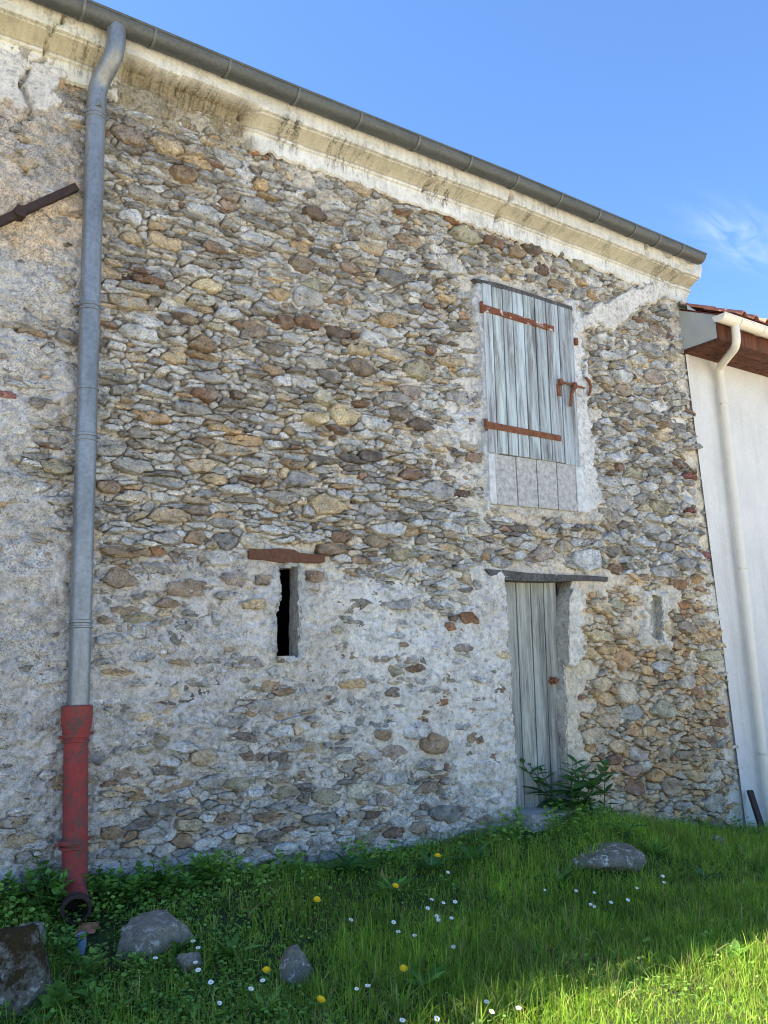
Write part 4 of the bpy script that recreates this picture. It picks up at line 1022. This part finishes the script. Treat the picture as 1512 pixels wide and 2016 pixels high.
# ------------------------------------------------------------------ rocks
def rock(label, px, py, w, h, dpt, mat, seed, sink=.35, flat=1.0, angular=.5, sub=4):
    c = G(px, py); r = c-CPOS; dist = np.dot(r, CF); sxm = w*dist/FPX/2; szm = h*dist/FPX/2*1.25
    bm = bmesh.new(); bmesh.ops.create_icosphere(bm, subdivisions=sub, radius=1.0)
    rr_ = random.Random(seed); PL = [(Vector((rr_.gauss(0, 1), rr_.gauss(0, 1), rr_.gauss(0, 1))).normalized(), rr_.uniform(.66, .98)) for _ in range(15)]
    for v in bm.verts:
        p = v.co.copy(); o = Vector((seed*3.1, seed*1.7, seed))
        kp = min([1.12]+[d_/max(1e-3, p.dot(n_)) for n_, d_ in PL if p.dot(n_) > .2])
        k = kp*(1.08+.10*mnoise.noise(p*1.5+o))+.05*mnoise.noise(p*5+o)+.035*mnoise.noise(p*11+o)+.025*mnoise.noise(p*24+o)
        v.co = p*k
    V = np.array([v.co[:] for v in bm.verts]); T = [[x.index for x in f.verts] for f in bm.faces]; bm.free()
    yaw = math.atan2(CR[1], CR[0])
    x = V[:, 0]*sxm; y = V[:, 1]*dpt; z = V[:, 2]*szm*flat
    X_ = x*math.cos(yaw)-y*math.sin(yaw); Y_ = x*math.sin(yaw)+y*math.cos(yaw)
    V = np.stack([X_+c[0], Y_+c[1], z+c[2]+szm*(1-2*sink)], -1)
    tag(mk('rock', V, np.array(T), mat, None, smooth=True, origin=c), label, 'rock')
rock('big boulder under dark brown moss in the lower left corner', 22, 1960, 160, 150, .22, M['mossrock'], 3, .36)
rock('small bare tan rock behind the mossy boulder', 52, 1850, 78, 52, .12, M['boulder'], 9, .45)
rock('grey boulder lying in the grass right of the drainpipe mouth', 312, 1862, 150, 78, .16, M['boulder'], 5, .42)
rock('upright grey rock with mossy side in the middle of the lawn', 582, 1922, 70, 66, .12, M['lichrock'], 12, .46)
rock('small flat stone with daisies in front of the grey boulder', 377, 1903, 56, 34, .09, M['boulder'], 15, .45)
rock('flat lichen-spotted slab on the grassy mound before the door', 1178, 1680, 150, 50, .28, M['lichrock'], 21, .72, .9)
rock('small white stone at the foot of the wall near the corner', 1405, 1662, 50, 24, .10, M['lichrock'], 25, .45)
# pale blue pipe stub and bit of broken tile under the mouth
p = G(161, 1880); m = MB(); m.tube([p+[-.01, .02, -.05], p+[0, .0, .05], p+[-.005, -.005, .10]], .022, 12)
tag(m.build('pipe_stub', M['bluepipe'], None, auto=40, origin=p), 'pale blue plastic pipe stub below the red drainpipe mouth', 'pipe')
p = G(172, 1845); m = MB(); m.add([p+[-.07, 0, .0], p+[.03, -.03, .01], p+[.07, .03, .03], p+[-.03, .05, .035], p+[-.07, 0, .018], p+[.03, -.03, .028], p+[.07, .03, .048], p+[-.03, .05, .053]], [(4,5,6,7), (0,1,5,4), (1,2,6,5), (2,3,7,6), (3,0,4,7)])
tag(m.build('tile_fragment', M['tile'], None, origin=p), 'broken orange tile fragment beside the pale blue pipe stub', 'tile shard')

# ------------------------------------------------------------------ grass and weeds
def greens(n, lo, hi, warm=0.0):
    a, b = lin(lo), lin(hi); t = RNG.random((n, 1)); return a+(b-a)*t
def blades(xy, h, w, col, lean=.5, tipbend=.8):
    n = len(xy); z = ground_z(xy[:, 0], xy[:, 1])-.01; az = RNG.uniform(0, 2*math.pi, n); face = RNG.uniform(0, math.pi, n)
    le = RNG.uniform(0, 1, n)**1.3*lean
    d = np.stack([np.cos(az), np.sin(az)], -1); s = np.stack([np.cos(face), np.sin(face)], -1)*w[:, None]/2
    def pt(t, off, k):
        q = np.empty((n, 3)); q[:, :2] = xy+d*(h*le*t**2)[:, None]+s*k; q[:, 2] = z+h*t*(1-.35*le*t) + off; return q
    V = np.stack([pt(0, 0, -1), pt(0, 0, 1), pt(.35, 0, -.95), pt(.35, 0, .95), pt(.7, 0, -.62), pt(.7, 0, .62), pt(1, 0, 0)], 1)
    b = np.arange(n)[:, None]*7
    T = np.concatenate([b+np.array([0, 1, 3]), b+np.array([0, 3, 2]), b+np.array([2, 3, 5]), b+np.array([2, 5, 4]), b+np.array([4, 5, 6])], 1).reshape(-1, 3)
    c = np.repeat(col[:, None, :], 7, 1)
    return V.reshape(-1, 3), T, c.reshape(-1, 3)
def scatter(n, x0, x1, y0, y1):
    return np.stack([RNG.uniform(x0, x1, n), RNG.uniform(y0, y1, n)], -1)
xy = scatter(175000, -.8, 8.6, -4.2, -.03)
gzv = ground_z(xy[:, 0], xy[:, 1]); gpx, gpy = to_px(xy[:, 0], xy[:, 1], gzv)
seen = (gpx > -60) & (gpx < 1590) & (gpy < 2110)
cl = fbm(xy[:, 0]*1.6, xy[:, 1]*1.6, 111, 4)
bare = np.maximum(np.exp(-((gpx-190)/70)**2-((gpy-1870)/55)**2)*1.2, np.exp(-((gpx-450)/55)**2-((gpy-1800)/28)**2)*.8)
bare = np.maximum(bare, np.exp(-((gpx-1215)/60)**2-((gpy-1720)/22)**2)*.7)
bare = np.maximum(bare, (inpoly(gpx, gpy, [(1015,1600),(1090,1590),(1100,1625),(1070,1650),(1030,1655)]))*.97)
leafy = sstep(-60, 120, 640-gpx+cl*260)              # left part of the lawn: leafy ground cover instead of grass
lw = RNG.random(len(xy))
keep = (seen | (lw < .22)) & (xy[:, 1] > bounce_edge(xy[:, 0])-.06*RNG.random(len(xy))) & (RNG.random(len(xy)) > bare) & (RNG.random(len(xy)) > leafy*.5)
xy, cl, gpx, gpy, leafy = xy[keep], cl[keep], gpx[keep], gpy[keep], leafy[keep]
n = len(xy)
h = (.045+.075*RNG.random(n)**1.5)*(1+.9*np.clip(cl, -.5, .8))
tall = np.maximum(np.exp(-((gpx-560)/80)**2-((gpy-1800)/55)**2), .8*np.exp(-((gpx-690)/70)**2-((gpy-1890)/60)**2))
tall = np.maximum(tall, .6*np.exp(-((gpx-900)/160)**2-((gpy-1860)/70)**2))
h = h*(1+1.1*tall); h = np.where(gpy < 1705, h*1.25, h)
col = greens(n, (88, 128, 42), (166, 192, 74)); dry = RNG.random(n) < .07+.22*sstep(.12, .4, fbm(xy[:, 0]*2.2, xy[:, 1]*2.2, 131, 3)); col[dry] = lin((164, 152, 100))*RNG.uniform(.7, 1.1, (int(dry.sum()), 1)); col = col*(1+.5*fbm(xy[:, 0]*3, xy[:, 1]*3, 133, 3))[:, None]
V, T, c = blades(xy, h, RNG.uniform(.0028, .0062, n), col, 1.15)
tc_ = scatter(2600, -.6, 8.4, -3.2, -.05); tz_ = ground_z(tc_[:, 0], tc_[:, 1]); tpx, tpy = to_px(tc_[:, 0], tc_[:, 1], tz_)
ok_ = (fbm(tc_[:, 0]*1.1, tc_[:, 1]*1.1, 161, 3) > -.08) & (tpy < 2080) & (tc_[:, 1] > bounce_edge(tc_[:, 0])) & ~((np.abs(tpx-190) < 80) & (np.abs(tpy-1870) < 60)) & ~inpoly(tpx, tpy, [(1010,1590),(1100,1585),(1100,1625),(1066,1650),(1030,1655)])
tc_ = tc_[ok_]; nb2 = 13; cxy = np.repeat(tc_, nb2, 0)+RNG.normal(0, .014, (len(tc_)*nb2, 2)); cxy[:, 1] = np.minimum(cxy[:, 1], -.02); kk_ = len(cxy)
ch_ = np.repeat(RNG.uniform(.07, .17, len(tc_)), nb2)*RNG.uniform(.6, 1.1, kk_); cc_ = np.repeat(greens(len(tc_), (70, 112, 44), (150, 176, 76)), nb2, 0); st_ = RNG.random(kk_) < .16; cc_[st_] = lin((176, 164, 116))
V2, T2, c2_ = blades(cxy, ch_, RNG.uniform(.004, .0085, kk_), cc_, 1.5)
T = np.vstack([T, T2+len(V)]); V = np.vstack([V, V2]); c = np.vstack([c, c2_])
o = mk('lawn_grass', V, T, M['grass'], None, c); tag(o, 'short and long green grass of the sloping lawn', 'grass'); o['kind'] = 'stuff'
ntri = len(T)

# leafy ground cover: many small round leaves (clover, chickweed)
def small_leaves(xy, zoff, size, col, tilt=.7):
    n = len(xy); z = ground_z(xy[:, 0], xy[:, 1])+zoff
    az = RNG.uniform(0, 2*math.pi, n); ti = RNG.normal(0, tilt, n)
    u = np.stack([np.cos(az), np.sin(az), np.zeros(n)], -1); v = np.stack([-np.sin(az)*np.cos(ti), np.cos(az)*np.cos(ti), np.sin(ti)], -1)
    c = np.stack([xy[:, 0], xy[:, 1], z], -1)
    ring_ = [(-1, 0), (-.45, -.62), (.45, -.62), (1.0, 0), (.45, .62), (-.45, .62)]
    V = np.stack([c+size[:, None]*(u*a+v*b) + np.array([0, 0, -.15])*abs(a)*size[:, None] for a, b in ring_], 1)
    b = np.arange(n)[:, None]*6
    T = np.concatenate([b+np.array(t) for t in ((0,1,2), (0,2,3), (0,3,4), (0,4,5))], 1).reshape(-1, 3)
    return V.reshape(-1, 3), T, np.repeat(col[:, None, :], 6, 1).reshape(-1, 3)
xy = scatter(190000, -.4, 8.2, -3.0, -.02)
gzv = ground_z(xy[:, 0], xy[:, 1]); gpx, gpy = to_px(xy[:, 0], xy[:, 1], gzv); cl = fbm(xy[:, 0]*1.6, xy[:, 1]*1.6, 111, 4); c2 = fbm(xy[:, 0]*4, xy[:, 1]*4, 119, 3)
seen = (gpx > -60) & (gpx < 1570) & (gpy < 2080)
leafy = sstep(-60, 120, 640-gpx+cl*260)
nearwall = np.exp(-((xy[:, 1]+.12)/.22)**2)
mound = np.exp(-((gpx-1120)/110)**2-((gpy-1620)/40)**2)
bare = np.maximum(np.exp(-((gpx-195)/55)**2-((gpy-1872)/40)**2), .8*np.exp(-((gpx-450)/50)**2-((gpy-1800)/25)**2))
dens = np.clip(.62*leafy+.30*nearwall*(gpx < 1400)+.8*mound+.16*sstep(0, .3, c2), 0, 1)*(1-bare)*(1-.97*inpoly(gpx, gpy, [(1010,1590),(1090,1585),(1095,1620),(1066,1645),(1030,1650)]))
keep = seen & (RNG.random(len(xy)) < dens)
xy, gpx, gpy, nearwall, mound, c2 = xy[keep], gpx[keep], gpy[keep], nearwall[keep], mound[keep], c2[keep]; n = len(xy)
zo = RNG.random(n)**1.2*(.035+.05*np.clip(c2+.3, 0, 1)+.09*nearwall*np.clip(c2*3+.6, 0, 1)+.08*mound)
V, T, c = small_leaves(xy, zo, RNG.uniform(.005, .014, n)*(1+.6*nearwall), greens(n, (80, 124, 50), (146, 180, 84)))
o = mk('ground_cover', V, T, M['leaf'], None, c); tag(o, 'low leafy clover and chickweed carpeting the ground by the wall', 'ground cover'); o['kind'] = 'stuff'
ntri += len(T)
print('veg tris', ntri)

def leaf_geo(L_, Wd, kind='nettle', k=7):
    """one leaf in its own frame: along +x, folded on the midrib, drooping"""
    ts = np.linspace(0, 1, k); V = []; F = []
    for i, t in enumerate(ts):
        if kind == 'nettle': w = Wd*(math.sin(math.pi*min(1, t**.62))**.9)*.5*(1+(.22 if i % 2 else -.12)*(0 < i < k-1))
        else: w = Wd*math.sin(math.pi*t**.85)**.8*.5
        dr = -.22*L_*t*t
        V += [(L_*t, -w, dr+.18*w), (L_*t, 0, dr-.12*w), (L_*t, w, dr+.18*w)]
    for i in range(k-1):
        for j in (0, 1):
            a = 3*i+j; F += [(a, a+3, a+4), (a, a+4, a+1)]
    return np.array(V), np.array(F)
def place(V, az, el, pos, roll=0.0):
    ca, sa, ce, se = math.cos(az), math.sin(az), math.cos(el), math.sin(el)
    cr, sr = math.cos(roll), math.sin(roll)
    y = V[:, 1]*cr-V[:, 2]*sr; z = V[:, 1]*sr+V[:, 2]*cr; x = V[:, 0]
    X1 = x*ce-z*se; Z1 = x*se+z*ce
    return np.stack([X1*ca-y*sa, X1*sa+y*ca, Z1], -1)+np.array(pos)
def leafy_plant(name, label, cat, base, H, whorls, L_, Wd, kind, lo, hi, group=None, separate=False, stems=1, spread=.10, per=2, el0=.25):
    t = thing(name, label, cat, base, group); Vs, Fs, Cs, o_ = [], [], [], 0
    base = np.array(base, float)
    for s in range(stems):
        az0 = random.uniform(0, 6.28); sp = spread*random.uniform(.3, 1) if stems > 1 else spread*.3
        hh = H*random.uniform(.72, 1.0); dirv = np.array([math.cos(az0)*sp, math.sin(az0)*sp, 0])
        st = base+dirv*.3; tipp = base+dirv*1.6+np.array([0, 0, hh])
        pts = [st+(tipp-st)*u+np.array([0, 0, -.0]) for u in np.linspace(0, 1, 5)]
        m = MB(); m.tube(pts, [.006, .0055, .005, .004, .002], 6); m.build('stem', M['stem'], t, origin=base)
        for w in range(whorls):
            u = (w+.6)/whorls; p = st+(tipp-st)*min(1, u)
            size = (1-.55*u**2)*random.uniform(.8, 1.1)*(.75 if w == 0 else 1)
            for q in range(per):
                az = az0+w*1.57+q*6.283/per+random.uniform(-.3, .3)
                V, F = leaf_geo(L_*size, Wd*size, kind)
                V = place(V, az, el0+u*.55+random.uniform(-.25, .2), p, random.uniform(-.3, .3))
                cc = np.tile(greens(1, lo, hi), (len(V), 1))
                if separate: mk('leaf', V, F, M['leaf'], t, cc, smooth=True, origin=p)
                else: Vs.append(V); Fs.append(F+o_); Cs.append(cc); o_ += len(V)
    if Vs: mk('foliage', np.vstack(Vs), np.vstack(Fs), M['leaf'], t, np.vstack(Cs), smooth=True, origin=base)
    return t
ORD = ['leftmost', 'second from the left', 'third from the left', 'fourth from the left', 'fifth from the left', 'sixth from the left', 'seventh from the left', 'eighth from the left', 'ninth from the left', 'tenth from the left', 'rightmost']
NL, NH = (76, 122, 52), (124, 168, 78)
for k_, (px, py) in enumerate(sorted(((75,1770),(105,1752),(112,1725),(50,1790),(95,1800),(120,1785)))):
    leafy_plant('nettle', 'nettle in the patch left of the red drainpipe, '+ORD[k_], 'nettle', G(px, py+12), random.uniform(.16, .28), 6, .10, .062, 'nettle', NL, NH, 'nettles left of the red drainpipe', stems=3, spread=.08)
for k_, (px, py) in enumerate(sorted(((195,1758),(215,1768),(240,1765),(262,1765),(290,1755),(318,1752),(345,1745),(378,1740),(400,1735),(425,1730),(180,1780)))):
    leafy_plant('nettle', 'nettle by the wall right of the red drainpipe, '+ORD[k_], 'nettle', G(px, py+14), random.uniform(.14, .24), 6, .09, .056, 'nettle', NL, NH, 'nettles right of the red drainpipe', stems=3, spread=.08)
leafy_plant('nettle', 'large pale green nettle before the mossy boulder at the bottom left', 'nettle', G(118, 2010), .17, 4, .115, .075, 'nettle', (74, 112, 44), (104, 146, 62), separate=True, stems=1, per=4)
leafy_plant('nettle', 'bushy nettle growing over the pale blue pipe stub', 'nettle', G(165, 1935), .15, 5, .085, .055, 'nettle', NL, NH, stems=4, spread=.09)
leafy_plant('nettle', 'nettle squeezed between mossy boulder and blue pipe stub', 'nettle', G(110, 1888), .12, 4, .08, .05, 'nettle', NL, NH, stems=4, spread=.09)
leafy_plant('nettle', 'nettle in the very bottom left corner of the lawn', 'nettle', G(40, 2040), .10, 4, .07, .045, 'nettle', NL, NH, stems=3, spread=.10)
leafy_plant('nettle', 'dark nettle right of the large pale nettle at the bottom edge', 'nettle', G(180, 1985), .11, 4, .08, .05, 'nettle', NL, NH, stems=3, spread=.08)
DL, DH = (52, 92, 48), (88, 132, 70)
db = W(1122, 1592, -.10); db[2] = ground_z(db[0], db[1])+.05
leafy_plant('leafy_weed', 'tall dark green leafy weed growing against the plank door', 'weed', db, .46, 6, .22, .078, 'lance', DL, DH, separate=True, stems=12, spread=.24, el0=.10)
db = W(1185, 1600, -.10); db[2] = ground_z(db[0], db[1])+.02
leafy_plant('leafy_weed', 'thin leafy weed standing right of the tall door weed', 'weed', db, .44, 5, .17, .05, 'lance', (50, 82, 44), (80, 112, 60), separate=True, stems=1, spread=.25, el0=.3)
db = G(1225, 1650)
leafy_plant('leafy_weed', 'low drooping weed at the wall foot right of the slab', 'weed', db, .12, 4, .16, .035, 'lance', DL, DH, separate=True, stems=2, spread=.1, el0=-.1)
def rosette(label, px, py, nl, L_, Wd, lo, hi, group=None):
    c = G(px, py); t = thing('rosette_weed', label, 'weed', c, group)
    a0 = random.uniform(0, 6.28)
    for k in range(nl):
        V, F = leaf_geo(L_*random.uniform(.9, 1.35), Wd*random.uniform(.9, 1.3), 'lance')
        V = place(V, a0+k*2.4, random.uniform(.35, .95), c+np.array([0, 0, .015]), random.uniform(-.4, .4))
        mk('leaf', V, F, M['leaf'], t, np.tile(greens(1, lo, hi), (len(V), 1)), smooth=True, origin=c)
rosette('broad-leaved rosette weed in front of the grey boulder', 352, 1878, 10, .13, .028, NL, NH)
rosette('rosette weed between the flat stone and the mossy-sided rock', 455, 1890, 12, .14, .03, NL, NH)
rosette('large dark rosette weed at the wall foot below the render', 690, 1722, 14, .17, .045, DL, DH)
rosette('dark rosette weed under the uppermost dandelion', 850, 1722, 12, .14, .04, DL, DH)
rosette('rosette weed beside the middle dandelion near the wall', 775, 1765, 12, .13, .035, NL, NH)
rosette('rosette weed left of the daisies below the slab', 1105, 1745, 12, .15, .03, DL, DH)
rosette('rosette weed at the foot of the wall before the step', 935, 1700, 10, .14, .04, DL, DH)
rosette('rosette weed right of the lichen slab near the right daisies', 1290, 1690, 10, .14, .03, NL, NH)
rosette('broad pale leaf rosette on the right of the lawn', 1390, 1735, 7, .12, .05, (70, 104, 60), (98, 132, 80))
rosette('broad-leaved weed in the sunlit grass at the right', 1450, 1890, 8, .10, .04, NL, NH)
rosette('rosette weed among the lowest daisies at the bottom', 520, 2000, 10, .11, .03, NL, NH)
rosette('rosette weed right of the front dandelion', 840, 1950, 10, .13, .035, NL, NH)

# daisies and dandelions
def flower(name, label, px, py, R, kind, group=None, hgt=.06, cat='flower'):
    c = G(px, py, hgt); b = np.array([c[0], c[1], c[2]-.01]); top = np.array([c[0], c[1], c[2]+hgt])
    # keep the head where the photo shows it
    t = thing(name, label, cat, b, group)
    m = MB(); m.tube([b, (b+top)/2+[.004, .003, 0], top], .0016, 5); m.build('stalk', M['stem'], t, origin=b)
    nrm = Vector((random.uniform(-.3, .1), random.uniform(-.75, -.25), 1.0)).normalized(); q = nrm.to_track_quat('Z', 'Y').to_matrix()
    m = MB(); n = 16 if kind == 'daisy' else 26
    for k in range(n):
        a = 2*math.pi*k/n+random.uniform(-.06, .06); r0, r1 = R*.2, R*random.uniform(.88, 1.04); w = R*.17
        lv = 0 if kind == 'daisy' else (k % 2)*R*.25
        if kind != 'daisy' and k % 2: r1 *= .7
        P = [Vector((r0*math.cos(a)+w*.5*math.sin(a), r0*math.sin(a)-w*.5*math.cos(a), lv)), Vector((r1*math.cos(a)+w*math.sin(a), r1*math.sin(a)-w*math.cos(a), lv+R*.12)),
             Vector((r1*1.08*math.cos(a), r1*1.08*math.sin(a), lv+R*.12)), Vector((r1*math.cos(a)-w*math.sin(a), r1*math.sin(a)+w*math.cos(a), lv+R*.12)), Vector((r0*math.cos(a)-w*.5*math.sin(a), r0*math.sin(a)+w*.5*math.cos(a), lv))]
        m.add([top+np.array((q@p)[:]) for p in P], [(0, 1, 2, 3, 4)])
    m.build('petals', M['petal'] if kind == 'daisy' else M['yellow'], t, origin=top)
    m = MB(); ct = [top+np.array((q@Vector((0, 0, z)))[:]) for z in (-.002, R*.12, R*.28)]
    m.tube(ct, [R*.36, R*.36, R*.18], 10); m.build('disc', M['yellow'], t, origin=top)
DG = [('small white daisy in the group before the grey boulder', 'daisies before the grey boulder', [(380,1857),(390,1869),(306,1890),(385,1895),(390,1910)]),
      ('small white daisy at the bottom left of the mossy-sided rock', 'daisies left of the mossy-sided rock', [(415,1936),(517,1932),(494,1950),(432,1977)]),
      ('small white daisy in the cluster in the middle of the lawn', 'daisies in the middle of the lawn', [(775,1818),(816,1842),(784,1836),(842,1789),(873,1780),(896,1776),(889,1808),(860,1805),(863,1813),(850,1772)]),
      ('small white daisy in the row below the lichen slab', 'daisies below the lichen slab', [(1073,1753),(1134,1754),(1170,1760),(1203,1777),(1170,1787),(1163,1782),(1236,1773),(1254,1750),(1305,1727),(1308,1739)]),
      ('small white daisy at the bottom edge near the sunlit grass', 'daisies near the sunlit grass', [(958,1974),(968,1994),(1021,1987),(792,2009),(860,2007)]),
      ('small white daisy right of the front dandelion', 'daisies right of the front dandelion', [(702,1947),(724,1943)])]
for lab, grp, pts in DG:
    for k_, (px, py) in enumerate(sorted(pts)): flower('daisy', lab+', '+ORD[k_ if k_ < len(pts)-1 else 10], px, py, random.uniform(.0095, .0135), 'daisy', grp, random.uniform(.06, .10))
flower('daisy', 'lone white daisy left of the daisy cluster, below the long grass', 691, 1814, .012, 'daisy', None, .08)
flower('daisy', 'lone white daisy nearest the wall, below the uppermost dandelion', 882, 1718, .012, 'daisy', None, .08)
flower('daisy', 'lone white daisy below the cluster in the lawn middle', 893, 1867, .013, 'daisy', None, .08)
for (px, py), lab in zip(((862,1685),(779,1745),(624,1774),(524,1910),(632,1969),(794,1908)),
    ('yellow dandelion right against the wall foot', 'ragged yellow dandelion in the grass short of the wall', 'small yellow dandelion above the long grass tuft', 'yellow dandelion just left of the mossy-sided rock', 'bright yellow dandelion at the front, below the mossy-sided rock', 'yellow dandelion alone in the front lawn right of the rock')):
    flower('dandelion', lab, px, py, .020 if py > 1900 else .022, 'dandelion', None, .09)

# ------------------------------------------------------------------ a wisp of cloud in the sky
tc = wn.new('ShaderNodeTexCoord')
cd = ray(1440, 462); cd = cd/np.linalg.norm(cd); cu_ = ray(1500, 490); cu_ = cu_/np.linalg.norm(cu_)-cd; cu_ /= np.linalg.norm(cu_); cv_ = np.cross(cd, cu_)
def dotn(v):
    d = wn.new('ShaderNodeVectorMath'); d.operation = 'DOT_PRODUCT'; wl.new(tc.outputs['Generated'], d.inputs[0]); d.inputs[1].default_value = tuple(v); return d.outputs['Value']
def wm(op, a, b=0.0, c=None):
    m_ = wn.new('ShaderNodeMath'); m_.operation = op
    for s_, v in zip(m_.inputs, (a, b, c) if c is not None else (a, b)):
        if hasattr(v, 'links'): wl.new(v, s_)
        else: s_.default_value = v
    return m_.outputs[0]
U_, V_ = dotn(cu_), dotn(cv_)
mp = wn.new('ShaderNodeCombineXYZ'); wl.new(U_, mp.inputs[0]); wl.new(wm('MULTIPLY', V_, 2.4), mp.inputs[1])
cn = wn.new('ShaderNodeTexNoise'); cn.inputs['Scale'].default_value = 14; cn.inputs['Detail'].default_value = 7; cn.inputs['Roughness'].default_value = .55; cn.inputs['Distortion'].default_value = 1.4
wl.new(mp.outputs[0], cn.inputs['Vector'])
r2 = wm('ADD', wm('POWER', wm('ABSOLUTE', wm('MULTIPLY', U_, 20.0)), 2.0), wm('POWER', wm('ABSOLUTE', wm('MULTIPLY', V_, 46.0)), 2.0))
fall = wm('POWER', 2.718, wm('MULTIPLY', r2, -1.0))
fr = wm('GREATER_THAN', dotn(cd), 0.0)
dens_ = wm('MULTIPLY', wm('MULTIPLY', wm('MULTIPLY', fall, fr), wm('MAXIMUM', wm('SUBTRACT', cn.outputs['Fac'], .40), 0.0)), 1.25)
mixc = wn.new('ShaderNodeMix'); mixc.data_type = 'RGBA'; wl.new(dens_, mixc.inputs[0]); wl.new(sky.outputs[0], mixc.inputs[6]); mixc.inputs[7].default_value = (4.2, 4.6, 5.0, 1)
wl.new(mixc.outputs[2], wbg.inputs['Color'])
